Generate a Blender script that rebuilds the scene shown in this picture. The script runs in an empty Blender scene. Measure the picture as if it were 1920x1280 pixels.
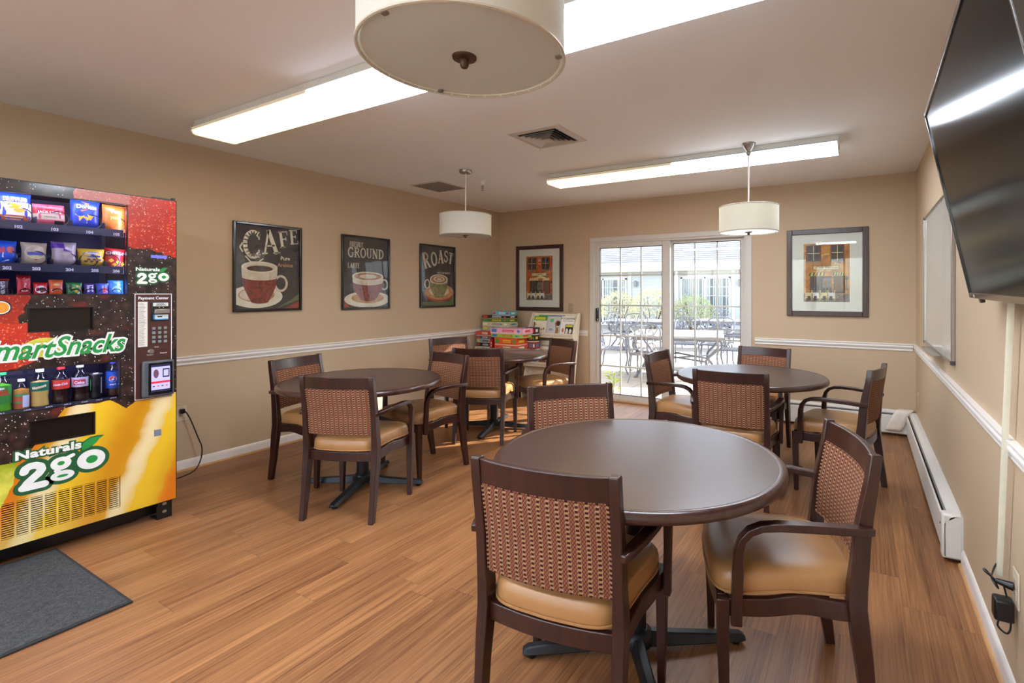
import bpy, bmesh, math, random
from math import sin, cos, pi, radians as R_, sqrt, hypot
from mathutils import Vector, Matrix

random.seed(7)
C = bpy.context.scene.collection
SC = bpy.context.scene

# ------------------------------------------------------------------ camera, world, sun, exposure
cam_d = bpy.data.cameras.new('camera')
cam_d.sensor_width = 36.0
cam_d.lens = 36.0 * 945.6 / 1920.0
cam_d.shift_x = -120.0 / 1920.0
cam_d.shift_y = -91.0 / 1920.0
cam_d.clip_start = 0.02
cam = bpy.data.objects.new('camera', cam_d)
C.objects.link(cam)
cam.location = (0, 0, 1.36)
cam.rotation_euler = (pi / 2, 0, R_(29.638))
SC.camera = cam

SC.view_settings.view_transform = 'Standard'
SC.view_settings.look = 'None'
SC.view_settings.exposure = 0.62
SC.view_settings.gamma = 1.0
SC.view_settings.use_curve_mapping = False

LENS_POWER = 21.0          # radiance of the fluorescent lenses
world = bpy.data.worlds.new('sky')
SC.world = world
world.use_nodes = True
wn = world.node_tree
sky = wn.nodes.new('ShaderNodeTexSky')
sky.sky_type = 'NISHITA'
sky.sun_disc = False
sky.sun_elevation = R_(32)
sky.sun_rotation = R_(40)
hz = wn.nodes.new('ShaderNodeHueSaturation'); hz.inputs['Saturation'].default_value = 0.45   # thin bright haze
wn.links.new(sky.outputs[0], hz.inputs['Color'])
wn.links.new(hz.outputs[0], wn.nodes['Background'].inputs[0])
wn.nodes['Background'].inputs[1].default_value = 0.62

sun_d = bpy.data.lights.new('sun', 'SUN')
sun_d.energy = 12.0
sun_d.angle = R_(0.6)
sun_d.color = (1.0, 0.95, 0.87)
sun = bpy.data.objects.new('sun', sun_d)
C.objects.link(sun)
_sd = Vector((-0.62 * cos(R_(29)), -0.785 * cos(R_(29)), -sin(R_(29))))
sun.rotation_euler = _sd.to_track_quat('-Z', 'Y').to_euler()
sun.location = (4, 12, 8)

# ------------------------------------------------------------------ materials
def lin(c):
    o = []
    for v in c[:3]:
        v = v / 255.0
        o.append(v / 12.92 if v <= 0.04045 else ((v + 0.055) / 1.055) ** 2.4)
    return (o[0], o[1], o[2], 1.0)

class V:
    """a node socket with arithmetic"""
    def __init__(s, nt, k): s.nt, s.k = nt, k
    def op(s, o, f, swap=False):
        n = s.nt.nodes.new('ShaderNodeMath'); n.operation = f
        a, b = (o, s) if swap else (s, o)
        for i, q in enumerate((a, b)):
            if q is None: continue
            if isinstance(q, V): s.nt.links.new(q.k, n.inputs[i])
            else: n.inputs[i].default_value = q
        return V(s.nt, n.outputs[0])
    def __add__(s, o): return s.op(o, 'ADD')
    def __radd__(s, o): return s.op(o, 'ADD')
    def __sub__(s, o): return s.op(o, 'SUBTRACT')
    def __rsub__(s, o): return s.op(o, 'SUBTRACT', True)
    def __mul__(s, o): return s.op(o, 'MULTIPLY')
    def __rmul__(s, o): return s.op(o, 'MULTIPLY')
    def __truediv__(s, o): return s.op(o, 'DIVIDE')
    def gt(s, o): return s.op(o, 'GREATER_THAN')
    def lt(s, o): return s.op(o, 'LESS_THAN')
    def fract(s): return s.op(None, 'FRACT')
    def floor(s): return s.op(None, 'FLOOR')
    def abs(s): return s.op(None, 'ABSOLUTE')
    def clamp(s): return s.op(0.0, 'MAXIMUM').op(1.0, 'MINIMUM')
    def mx(s, o): return s.op(o, 'MAXIMUM')
    def mn(s, o): return s.op(o, 'MINIMUM')
    def ss(s, a, b): return ((s - a) / (b - a)).clamp()

class Mat:
    def __init__(s, name, rough=0.5, metal=0.0, spec=0.5):
        s.m = bpy.data.materials.new(name); s.m.use_nodes = True
        s.nt = s.m.node_tree; s.bs = s.nt.nodes['Principled BSDF']
        s.bs.inputs['Roughness'].default_value = rough
        s.bs.inputs['Metallic'].default_value = metal
        s.bs.inputs['Specular IOR Level'].default_value = spec
    def new(s, t): return s.nt.nodes.new(t)
    def obj(s):
        c = s.new('ShaderNodeTexCoord'); x = s.new('ShaderNodeSeparateXYZ')
        s.nt.links.new(c.outputs['Object'], x.inputs[0])
        return tuple(V(s.nt, o) for o in x.outputs)
    def vec(s, x, y, z):
        n = s.new('ShaderNodeCombineXYZ')
        for i, q in enumerate((x, y, z)):
            if isinstance(q, V): s.nt.links.new(q.k, n.inputs[i])
            else: n.inputs[i].default_value = q
        return n.outputs[0]
    def noise(s, vec, scale=1.0, detail=2.0, rough=0.5, dist=0.0):
        n = s.new('ShaderNodeTexNoise')
        if vec is not None: s.nt.links.new(vec, n.inputs['Vector'])
        n.inputs['Scale'].default_value = scale; n.inputs['Detail'].default_value = detail
        n.inputs['Roughness'].default_value = rough; n.inputs['Distortion'].default_value = dist
        return V(s.nt, n.outputs['Fac'])
    def voro(s, vec, scale, feature='F1'):
        n = s.new('ShaderNodeTexVoronoi'); n.feature = feature
        if vec is not None: s.nt.links.new(vec, n.inputs['Vector'])
        n.inputs['Scale'].default_value = scale
        return V(s.nt, n.outputs['Distance'])
    def white(s, vec):
        n = s.new('ShaderNodeTexWhiteNoise'); n.noise_dimensions = '3D'
        s.nt.links.new(vec, n.inputs['Vector']); return V(s.nt, n.outputs['Value'])
    def mix(s, f, a, b):
        n = s.new('ShaderNodeMix'); n.data_type = 'RGBA'
        if isinstance(f, V): s.nt.links.new(f.k, n.inputs[0])
        else: n.inputs[0].default_value = f
        for i, q in ((6, a), (7, b)):
            if isinstance(q, tuple): n.inputs[i].default_value = lin(q)
            else: s.nt.links.new(q, n.inputs[i])
        return n.outputs[2]
    def col(s, c):
        if isinstance(c, tuple): s.bs.inputs['Base Color'].default_value = lin(c)
        else: s.nt.links.new(c, s.bs.inputs['Base Color'])
        return s
    def bump(s, h, dist=0.001, strength=1.0):
        n = s.new('ShaderNodeBump'); n.inputs['Distance'].default_value = dist
        n.inputs['Strength'].default_value = strength
        s.nt.links.new(h.k, n.inputs['Height']); s.nt.links.new(n.outputs[0], s.bs.inputs['Normal'])
        return s
    def rough(s, v): s.nt.links.new(v.k, s.bs.inputs['Roughness']); return s
    def emit(s, c, st):
        s.bs.inputs['Emission Color'].default_value = lin(c); s.bs.inputs['Emission Strength'].default_value = st
        return s
    def coat(s, w, r=0.1):
        s.bs.inputs['Coat Weight'].default_value = w; s.bs.inputs['Coat Roughness'].default_value = r; return s

_cache = {}
def P(c, rough=0.5, metal=0.0, var=0.06, coat=0.0, sc=18.0, spec=0.5):
    """painted / plastic / printed surface: one colour with a slight mottling"""
    key = (c, rough, metal, var, coat, sc, spec)
    if key in _cache: return _cache[key]
    m = Mat('surface_%d_%d_%d' % c, rough, metal, spec)
    x, y, z = m.obj()
    n = m.noise(m.vec(x, y, z), sc, 3)
    lo = tuple(max(0, int(v * (1 - var))) for v in c); hi = tuple(min(255, int(v * (1 + var))) for v in c)
    m.col(m.mix(n, lo, hi))
    if coat: m.coat(coat)
    _cache[key] = m.m
    return m.m

def wall_paint(name, c, rough=0.7):
    m = Mat(name, rough, 0, 0.3); x, y, z = m.obj(); v = m.vec(x, y, z)
    m.col(m.mix(m.noise(v, 1.3, 2), tuple(int(q * .985) for q in c), c))
    m.bump(m.noise(v, 260, 2), 0.0006, 0.35)
    return m.m
M_wall = wall_paint('wall_paint_tan', (197, 174, 146))
M_ceil = wall_paint('ceiling_paint', (241, 239, 238), 0.85)
M_white = P((232, 228, 224), 0.35, var=.02)
M_door_white = P((205, 199, 192), 0.4, var=.03)

def wood_dark(name, a, b, rough=0.32, coat=0.25):
    m = Mat(name, rough); x, y, z = m.obj()
    n = m.noise(m.vec(x * 30, y * 30, z * 3), 1.0, 4, .6, .4)
    m.col(m.mix(n.ss(.3, .7), a, b)); m.coat(coat, .2)
    return m.m
M_wood = wood_dark('mahogany_stained_wood', (36, 17, 14), (60, 28, 22))
M_edge = wood_dark('table_edge_wood', (50, 28, 24), (72, 44, 37), .28, .4)
def _lam():
    m = Mat('dark_brown_laminate', 0.29, 0, 1.0); x, y, z = m.obj()
    n = m.noise(m.vec(x * 4, y * 60, z), 1.0, 3)
    m.col(m.mix(n, (54, 38, 35), (70, 50, 45))); m.bump(m.noise(m.vec(x, y, z), 500, 1), .0004, .3)
    return m.m
M_lam = _lam()

def _vinyl():
    m = Mat('tan_vinyl_upholstery', 0.33, 0, .6); x, y, z = m.obj(); v = m.vec(x, y, z)
    m.col(m.mix(m.noise(v, 9, 3), (160, 114, 68), (176, 130, 84)))
    m.bump(m.noise(v, 14, 2) * .8 + m.voro(v, 420) * .12, .004, .45)
    return m.m
M_vinyl = _vinyl()

def _fabric():
    m = Mat('woven_check_fabric', 0.85, 0, .2); x, y, z = m.obj()
    px = x / 0.0285; pz = z / 0.0137
    fx = (px + 40.5).fract(); fz = (pz + 40.0).fract()
    # column 1: gold check with dark squares; column 2: maroon with brown dashes
    gold = (fx - .5).abs().lt(.21)
    sq = ((fx - .5).abs().lt(.17)) * ((fz - .5).abs().lt(.26))
    chk = ((px * 6.0).floor() + (pz * 2.0).floor()).op(2.0, 'MODULO').gt(.5)
    thread = m.noise(m.vec(x * 900, y * 900, z * 300), 1.0, 1)
    base = m.mix(thread, (82, 37, 30), (114, 58, 46))
    g = m.mix(thread, (144, 108, 76), (188, 152, 112))
    mid = m.mix(chk * .75, base, (146, 102, 76))
    c = m.mix(gold * .9, mid, g)
    c = m.mix(sq, c, (60, 22, 26))
    m.col(c)
    m.bump((x * 700).op(None, 'SINE') * (z * 700).op(None, 'SINE'), .0006, .5)
    return m.m
M_fabric = _fabric()
M_piping = P((150, 104, 70), .8, var=.2, sc=300)

def _floor():
    m = Mat('wood_plank_floor', 0.36); x, y, z = m.obj()
    W, L = 0.15, 1.22
    r = (x / W + 200.0).floor(); fx = (x / W + 200.0).fract()
    off = m.white(m.vec(r, 3.3, 0.0)); yy = y / L + off + 50.0
    c = yy.floor(); fy = yy.fract()
    rnd = m.white(m.vec(r, c, 1.0))
    # two printed strips per plank
    half = fx.gt(.5); rnd2 = m.white(m.vec(r + half * .37, c, 7.0))
    st = m.noise(m.vec(x * 95 + rnd * 40, y * 1.6 + rnd * 9, rnd * 5), 1.0, 4, .62, .25)
    st2 = m.noise(m.vec(x * 14, y * .9 + rnd2 * 20, rnd2), 1.0, 2, .5, .8)
    st3 = m.noise(m.vec(x * 170 + rnd * 11, y * 5.0 + rnd * 31, rnd * 3), 1.0, 3, .6)
    t = st * .62 + st2 * .34 + st3 * .30 + rnd2 * .12 - .17
    a = m.mix(t.ss(.31, .74), (94, 54, 31), (174, 122, 77))
    g = ((fx - .5).abs().gt(.494)).mx((fy - .5).abs().gt(.4988))
    a = m.mix(g * .35, a, (60, 36, 24))
    m.col(a)
    m.rough(st * .18 + .30)
    m.bump(g * -1.0 + st * .12, .0008, .5)
    return m.m
M_floor = _floor()

def glass(name, tint=(255, 255, 255), rough=0.0, ior=1.45):
    m = bpy.data.materials.new(name); m.use_nodes = True; nt = m.node_tree
    nt.nodes.remove(nt.nodes['Principled BSDF'])
    t = nt.nodes.new('ShaderNodeBsdfTransparent'); t.inputs[0].default_value = lin(tint)
    g = nt.nodes.new('ShaderNodeBsdfGlossy'); g.inputs['Roughness'].default_value = rough
    f = nt.nodes.new('ShaderNodeFresnel')
    ge = nt.nodes.new('ShaderNodeNewGeometry'); mr = nt.nodes.new('ShaderNodeMapRange')     # same reflectance from both sides of the pane
    mr.inputs['To Min'].default_value = ior; mr.inputs['To Max'].default_value = 1.0 / ior
    nt.links.new(ge.outputs['Backfacing'], mr.inputs['Value']); nt.links.new(mr.outputs[0], f.inputs[0])
    mx = nt.nodes.new('ShaderNodeMixShader')
    nt.links.new(f.outputs[0], mx.inputs[0]); nt.links.new(t.outputs[0], mx.inputs[1]); nt.links.new(g.outputs[0], mx.inputs[2])
    nt.links.new(mx.outputs[0], nt.nodes['Material Output'].inputs[0])
    return m
M_glass = glass('clear_glass', (250, 252, 252))
M_vglass = glass('machine_glass', (240, 240, 250))
M_acrylic = glass('poster_acrylic', (245, 245, 245), .02, 1.75)

M_black = P((18, 18, 19), .35, var=.1)
M_blackm = P((34, 36, 40), .42, .3, var=.1)
M_steel = P((170, 165, 160), .28, .9, var=.03)
M_bronze = P((92, 72, 62), .35, .7)

def emis(name, c, st, base=(230, 230, 230)):
    m = Mat(name, .4).col(base).emit(c, st); return m.m

# ------------------------------------------------------------------ mesh builder
class MB:
    def __init__(s): s.v, s.f, s.mi, s.mats = [], [], [], []
    def m(s, mat):
        if mat is None: return 0
        if mat not in s.mats: s.mats.append(mat)
        return s.mats.index(mat)
    def add(s, vs, fs, mat=None, T=None):
        k = len(s.v); i = s.m(mat)
        s.v += [tuple(T @ Vector(p)) if T else tuple(p) for p in vs]
        for f in fs: s.f.append([a + k for a in f]); s.mi.append(i)
        return s
    def box(s, x0, x1, y0, y1, z0, z1, mat=None, T=None):
        vs = [(x, y, z) for x in (x0, x1) for y in (y0, y1) for z in (z0, z1)]
        return s.add(vs, [(0, 1, 3, 2), (4, 6, 7, 5), (0, 4, 5, 1), (2, 3, 7, 6), (0, 2, 6, 4), (1, 5, 7, 3)], mat, T)
    def rect(s, x0, x1, z0, z1, y, mat=None):
        return s.add([(x0, y, z0), (x1, y, z0), (x1, y, z1), (x0, y, z1)], [(0, 1, 2, 3)], mat)
    def poly(s, pts, y, mat=None):
        return s.add([(a, y, b) for a, b in pts], [tuple(range(len(pts)))], mat)
    def ell(s, cx, cz, rx, rz, y, mat=None, a0=0, a1=360, n=32):
        full = abs(a1 - a0) >= 360
        k = n if full else n + 1
        return s.poly([(cx + rx * cos(R_(a0 + (a1 - a0) * i / n)), cz + rz * sin(R_(a0 + (a1 - a0) * i / n))) for i in range(k)], y, mat)
    def ring(s, cx, cz, rx, rz, w, y, mat=None, a0=0, a1=360, n=32):
        vs, fs = [], []
        for i in range(n + 1):
            a = R_(a0 + (a1 - a0) * i / n)
            vs += [(cx + rx * cos(a), y, cz + rz * sin(a)), (cx + (rx - w) * cos(a), y, cz + (rz - w) * sin(a))]
        fs = [(2 * i, 2 * i + 2, 2 * i + 3, 2 * i + 1) for i in range(n)]
        return s.add(vs, fs, mat)
    def prism(s, pts, y0, y1, mat=None, T=None):
        n = len(pts)
        vs = [(a, y0, b) for a, b in pts] + [(a, y1, b) for a, b in pts]
        fs = [tuple(range(n)), tuple(range(2 * n - 1, n - 1, -1))] + [(i, (i + 1) % n, n + (i + 1) % n, n + i) for i in range(n)]
        return s.add(vs, fs, mat, T)
    def zprism(s, pts, z0, z1, mat=None, T=None):
        n = len(pts)
        vs = [(a, b, z0) for a, b in pts] + [(a, b, z1) for a, b in pts]
        fs = [tuple(range(n)), tuple(range(2 * n - 1, n - 1, -1))] + [(i, (i + 1) % n, n + (i + 1) % n, n + i) for i in range(n)]
        return s.add(vs, fs, mat, T)
    def lathe(s, prof, n=32, c=(0, 0, 0), mat=None, T=None):
        vs, fs = [], []
        for r, z in prof:
            for i in range(n):
                a = 2 * pi * i / n; vs.append((c[0] + r * cos(a), c[1] + r * sin(a), c[2] + z))
        for j in range(len(prof) - 1):
            for i in range(n):
                fs.append((j * n + i, j * n + (i + 1) % n, (j + 1) * n + (i + 1) % n, (j + 1) * n + i))
        if prof[0][0] > 1e-6: fs.append(tuple(range(n - 1, -1, -1)))
        if prof[-1][0] > 1e-6: fs.append(tuple((len(prof) - 1) * n + i for i in range(n)))
        return s.add(vs, fs, mat, T)
    def cyl(s, a, b, r, n=12, mat=None, r2=None):
        return s.tube([a, b], [r, r if r2 is None else r2], n, mat)
    def tube(s, path, r, n=6, mat=None, closed=False):
        sec = [(cos(2 * pi * i / n), sin(2 * pi * i / n)) for i in range(n)]
        rr = r if isinstance(r, (list, tuple)) else [r] * len(path)
        return s.sweep(path, sec, rr, mat, closed)
    def sweep(s, path, sec, sc=None, mat=None, closed=False, up=None):
        path = [Vector(p) for p in path]; N = len(path); n = len(sec)
        sc = sc or [1.0] * N
        vs, fs = [], []
        prev = None
        for i, p in enumerate(path):
            if closed: t = path[(i + 1) % N] - path[i - 1]
            else: t = path[min(i + 1, N - 1)] - path[max(i - 1, 0)]
            t.normalize()
            if up is not None:
                a = Vector(up); a = a - t * a.dot(t); a.normalize()
            elif prev is None:
                a = Vector((0, 0, 1)) if abs(t.z) < .9 else Vector((1, 0, 0))
                a = (a - t * a.dot(t)).normalized()
            else:
                a = (prev - t * prev.dot(t)).normalized()
            prev = a; b = t.cross(a)
            k = sc[i]
            for u, w in sec:
                if isinstance(k, tuple): q = p + a * (u * k[0]) + b * (w * k[1])
                else: q = p + a * (u * k) + b * (w * k)
                vs.append(tuple(q))
        for i in range(N if closed else N - 1):
            j = (i + 1) % N
            for q in range(n):
                fs.append((i * n + q, i * n + (q + 1) % n, j * n + (q + 1) % n, j * n + q))
        if not closed:
            fs.append(tuple(range(n - 1, -1, -1))); fs.append(tuple((N - 1) * n + q for q in range(n)))
        return s.add(vs, fs, mat)
    def grid(s, fn, nu, nv, mat=None):
        vs = [tuple(fn(i / nu, j / nv)) for j in range(nv + 1) for i in range(nu + 1)]
        fs = [(j * (nu + 1) + i, j * (nu + 1) + i + 1, (j + 1) * (nu + 1) + i + 1, (j + 1) * (nu + 1) + i) for j in range(nv) for i in range(nu)]
        return s.add(vs, fs, mat)
    def text(s, txt, size, x, z, y, mat=None, shear=0.0, off=0.0, align='CENTER', xs=1.0, rot=0.0, warp=None, space=1.0):
        cu = bpy.data.curves.new('lettering', 'FONT'); cu.body = txt; cu.size = size
        cu.shear = shear; cu.offset = off; cu.align_x = align; cu.space_character = space
        cu.resolution_u = 3
        ob = bpy.data.objects.new('lettering', cu); C.objects.link(ob)
        bpy.context.view_layer.update()
        me = bpy.data.meshes.new_from_object(ob)
        vs = []
        for q in me.vertices:
            a, b = q.co.x * xs, q.co.y
            a, b = a * cos(R_(rot)) - b * sin(R_(rot)), a * sin(R_(rot)) + b * cos(R_(rot))
            p = (x + a, y, z + b)
            if warp: p = warp(*p)
            vs.append(p)
        fs = [tuple(f.vertices) for f in me.polygons]
        if abs(off) > .004:                      # fattened letters overlap: stagger them by a hair so no two faces coincide
            par = list(range(len(vs)))
            def find(i):
                while par[i] != i: par[i] = par[par[i]]; i = par[i]
                return i
            for f in fs:
                r0 = find(f[0])
                for q in f[1:]: par[find(q)] = r0
            ids = {}
            for i in range(len(vs)):
                k_ = ids.setdefault(find(i), len(ids)); p = vs[i]; vs[i] = (p[0], p[1] - 3e-5 * k_, p[2])
        bpy.data.objects.remove(ob); bpy.data.curves.remove(cu); bpy.data.meshes.remove(me)
        return s.add(vs, fs, mat)
    def build(s, name, mat=None, parent=None, off=None, bevel=0.0, seg=2, smooth=40, cat=None, label=None, group=None, kind=None, loc=None, rot=None):
        me = bpy.data.meshes.new(name)
        vs = s.v
        if off: vs = [(a - off[0], b - off[1], c - off[2]) for a, b, c in vs]
        me.from_pydata(vs, [], s.f)
        mats = s.mats or [mat or M_white]
        for m_ in mats: me.materials.append(m_)
        if len(s.mats) > 1: me.polygons.foreach_set('material_index', s.mi)
        bm = bmesh.new(); bm.from_mesh(me)
        bmesh.ops.recalc_face_normals(bm, faces=bm.faces)
        bm.to_mesh(me); bm.free()
        if smooth:
            me.polygons.foreach_set('use_smooth', [True] * len(me.polygons))
            me.set_sharp_from_angle(angle=R_(smooth))
        me.update()
        o = bpy.data.objects.new(name, me); C.objects.link(o)
        if parent is not None: o.parent = parent
        if bevel:
            b = o.modifiers.new('edge_rounding', 'BEVEL'); b.width = bevel; b.segments = seg
            b.limit_method = 'ANGLE'; b.angle_limit = R_(40); b.harden_normals = False
        if loc: o.location = loc
        if rot: o.rotation_euler = rot
        tag(o, label, cat, group, kind)
        return o

def tag(o, label=None, cat=None, group=None, kind=None):
    if label: o['label'] = label
    if cat: o['category'] = cat
    if group: o['group'] = group
    if kind: o['kind'] = kind
    return o
def empty(name, loc=(0, 0, 0), rz=0.0, label=None, cat=None, group=None, kind=None):
    o = bpy.data.objects.new(name, None); C.objects.link(o); o.empty_display_size = .1
    o.location = loc; o.rotation_euler = (0, 0, rz)
    return tag(o, label, cat, group, kind)
KIDS = {}
def copy_tree(o, parent=None):
    c = o.copy(); C.objects.link(c)
    if parent is not None: c.parent = parent
    for ch in [q for q in o.children]: copy_tree(ch, c)
    return c

# slab-serif capitals drawn as strokes: used on the three coffee posters
def _arc(cx, cz, rx, rz, a0, a1, n=14): return [(cx + rx * cos(R_(a0 + (a1 - a0) * i / n)), cz + rz * sin(R_(a0 + (a1 - a0) * i / n))) for i in range(n + 1)]
GL = {
 'C': (.68, [(_arc(.38, .5, .28, .46, 45, 315), .15), ([(.58, .98), (.58, .70)], .05), ([(.58, .3), (.58, .02)], .05)]),
 'G': (.74, [(_arc(.38, .5, .28, .46, 45, 330), .15), ([(.60, .98), (.60, .70)], .05), ([(.60, .05), (.60, .45)], .12), ([(.44, .45), (.72, .45)], .06)]),
 'A': (.74, [([(.12, 0), (.37, 1)], .08), ([(.37, 1), (.62, 0)], .17), ([(.2, .34), (.54, .34)], .07), ([(.02, .03), (.24, .03)], .06), ([(.48, .03), (.76, .03)], .06)]),
 'F': (.62, [([(.18, 0), (.18, 1)], .17), ([(.04, .97), (.58, .97)], .06), ([(.18, .53), (.46, .53)], .06), ([(.57, 1), (.57, .76)], .05), ([(.46, .64), (.46, .42)], .05), ([(.04, .03), (.34, .03)], .06)]),
 'E': (.62, [([(.18, 0), (.18, 1)], .17), ([(.04, .97), (.56, .97)], .06), ([(.18, .53), (.44, .53)], .06), ([(.04, .03), (.58, .03)], .06), ([(.55, 1), (.55, .78)], .05), ([(.58, 0), (.58, .24)], .05), ([(.44, .63), (.44, .43)], .05)]),
 'R': (.74, [([(.18, 0), (.18, 1)], .17), (_arc(.28, .74, .28, .23, 90, -90, 10), .12), ([(.18, .97), (.3, .97)], .06), ([(.18, .51), (.3, .51)], .06), ([(.36, .5), (.62, .03)], .14), ([(.04, .03), (.34, .03)], .06), ([(.5, .03), (.74, .03)], .06), ([(.04, .97), (.2, .97)], .06)]),
 'O': (.74, [(_arc(.37, .5, .28, .46, 0, 360, 24), .14)]),
 'U': (.74, [([(.18, 1), (.18, .3)], .15), (_arc(.38, .3, .2, .26, 180, 360, 12), .11), ([(.58, 1), (.58, .3)], .08), ([(.04, .97), (.32, .97)], .06), ([(.46, .97), (.72, .97)], .06)]),
 'N': (.8, [([(.16, 0), (.16, 1)], .08), ([(.16, 1), (.62, 0)], .15), ([(.62, 0), (.62, 1)], .08), ([(.02, .97), (.22, .97)], .06), ([(.5, .97), (.76, .97)], .06), ([(.04, .03), (.3, .03)], .06)]),
 'D': (.74, [([(.18, 0), (.18, 1)], .16), (_arc(.22, .5, .42, .47, 90, -90, 14), .13), ([(.04, .97), (.26, .97)], .06), ([(.04, .03), (.26, .03)], .06)]),
 'S': (.62, [(_arc(.31, .74, .2, .22, 30, 270, 12), .12), (_arc(.31, .27, .22, .24, 90, -150, 12), .13), ([(.5, .98), (.5, .7)], .05), ([(.09, .02), (.09, .28)], .05)]),
 'T': (.7, [([(.35, 0), (.35, 1)], .17), ([(.04, .97), (.66, .97)], .06), ([(.05, 1), (.05, .74)], .05), ([(.65, 1), (.65, .74)], .05), ([(.2, .03), (.5, .03)], .06)]),
 'H': (.76, [([(.18, 0), (.18, 1)], .14), ([(.58, 0), (.58, 1)], .14), ([(.18, .5), (.58, .5)], .06), ([(.04, .97), (.32, .97)], .06), ([(.44, .97), (.72, .97)], .06), ([(.04, .03), (.32, .03)], .06), ([(.44, .03), (.72, .03)], .06)]),
 'L': (.6, [([(.18, 0), (.18, 1)], .16), ([(.04, .97), (.34, .97)], .06), ([(.04, .03), (.56, .03)], .06), ([(.56, 0), (.56, .26)], .05)]),
 'Y': (.72, [([(.12, 1), (.36, .48)], .14), ([(.6, 1), (.36, .48)], .08), ([(.36, .5), (.36, 0)], .15), ([(.0, .97), (.24, .97)], .06), ([(.5, .97), (.72, .97)], .06), ([(.22, .03), (.5, .03)], .06)]),
}
def slab(mb, word, x, z, h, y, mat, xs=1.0, dz=None, hs=None, rots=None):
    cx = x
    for k, ch in enumerate(word):
        w, strokes = GL[ch]
        hh = h * (hs[k] if hs else 1); zz = z + (dz[k] if dz else 0); ro = R_(rots[k] if rots else 0)
        for pl, t in strokes:
            for i in range(len(pl) - 1):
                (a, b), (c, d) = pl[i], pl[i + 1]
                a *= xs; c *= xs
                L = hypot(c - a, d - b) or 1e-6; nx, nz = -(d - b) / L * t / 2, (c - a) / L * t / 2
                ex, ez = (c - a) / L * t * .12, (d - b) / L * t * .12
                q = [(a - ex + nx, b - ez + nz), (c + ex + nx, d + ez + nz), (c + ex - nx, d + ez - nz), (a - ex - nx, b - ez - nz)]
                q = [(u * hh, v * hh) for u, v in q]
                q = [(u * cos(ro) - v * sin(ro), u * sin(ro) + v * cos(ro)) for u, v in q]
                mb.poly([(cx + u, zz + v) for u, v in q], y, mat)
        cx += w * xs * hh
    return cx
# ------------------------------------------------------------------ the room
XL, XR, YB, YF, HC = -4.52, 0.437, 5.74, -1.7, 2.51
DX0, DX1, DZ = -3.0, -1.11, 2.015           # door opening

def struct(mb, name, mat, parent=None, **k):
    return mb.build(name, mat, parent, kind=None if parent else 'structure', **k)

struct(MB().box(XL - .15, XR + .15, YF - .15, YB + .2, -.12, 0), 'floor', M_floor, smooth=0)
struct(MB().box(XL - .15, XR + .15, YF - .15, YB + .2, HC, HC + .12), 'ceiling', M_ceil, smooth=0)
struct(MB().box(XL - .15, XL, YF - .15, YB + .2, 0, HC), 'wall_left', M_wall, smooth=0)
struct(MB().box(XR, XR + .15, YF - .15, YB + .2, 0, HC), 'wall_right', M_wall, smooth=0)
b = MB().box(XL, XR, YF - .15, YF, 0, .5).box(XL, XR, YF - .15, YF, 2.2, HC)
FILL_WN = [(-4.2, -2.75), (-2.6, -1.15), (-1.0, .25)]  # unseen windows added behind the camera to fill the room with daylight
for a, c in zip([XL] + [w[1] for w in FILL_WN], [w[0] for w in FILL_WN] + [XR]): b.box(a, c, YF - .15, YF, .5, 2.2)
struct(b, 'wall_front', M_wall, smooth=0)
for i, (a, c) in enumerate(FILL_WN):
    f = MB()
    for q in (a, (a + c) / 2 - .02, c - .04): f.box(q, q + .04, YF - .12, YF - .04, .5, 2.2)
    f.box(a, c, YF - .12, YF - .04, .5, .54).box(a, c, YF - .12, YF - .04, 2.16, 2.2)
    w = struct(f, 'window_%d' % (i + 1), M_door_white, bevel=.003)
    MB().box(a + .02, c - .02, YF - .085, YF - .08, .52, 2.18).build('glazing', M_glass, w, smooth=0)
b = MB().box(XL, DX0, YB, YB + .2, 0, HC).box(DX1, XR, YB, YB + .2, 0, HC).box(DX0, DX1, YB, YB + .2, DZ, HC)
struct(b, 'wall_back', M_wall, smooth=0)

# chair rail: moulded section swept along the walls (u = out from wall, v = height)
RS = [(0, .805), (.008, .805), (.012, .813), (.010, .822), (.017, .834), (.024, .842), (.024, .851), (.018, .857), (.026, .866), (.026, .875), (0, .875)]
BS = [(0, 0), (.013, 0), (.013, .062), (.010, .074), (.004, .082), (0, .082)]
def moulding(name, a, b, n, sec, mat=M_white):
    """a, b: ends on the wall (x,y); n: inward normal"""
    mb = MB(); vs = []
    for p in (a, b):
        vs += [(p[0] + n[0] * u, p[1] + n[1] * u, v) for u, v in sec]
    k = len(sec)
    fs = [tuple(range(k)), tuple(range(2 * k - 1, k - 1, -1))] + [(i, (i + 1) % k, k + (i + 1) % k, k + i) for i in range(k)]
    mb.add(vs, fs)
    return mb.build(name, mat, kind='structure', smooth=30)
moulding('trim_1', (XL, YF), (XL, YB), (1, 0), RS)
moulding('trim_2', (XL + .026, YB), (-3.09, YB), (0, -1), RS)
moulding('trim_3', (-1.02, YB), (XR - .026, YB), (0, -1), RS)
moulding('trim_4', (XR, YF), (XR, YB), (-1, 0), RS)
moulding('baseboard_left', (XL, YF), (XL, YB), (1, 0), BS)
moulding('baseboard_back', (XL + .013, YB), (-3.09, YB), (0, -1), BS)
moulding('baseboard_right', (XR, YF), (XR, 3.13), (-1, 0), BS)
M_shoe = P((196, 150, 104), .5)
SS = [(.013, 0), (.026, 0), (.025, .008), (.020, .014), (.013, .016)]
moulding('trim_5', (XL, YF), (XL, YB - .03), (1, 0), SS, M_shoe)
moulding('trim_6', (XR, YF), (XR, 3.13), (-1, 0), SS, M_shoe)

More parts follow.
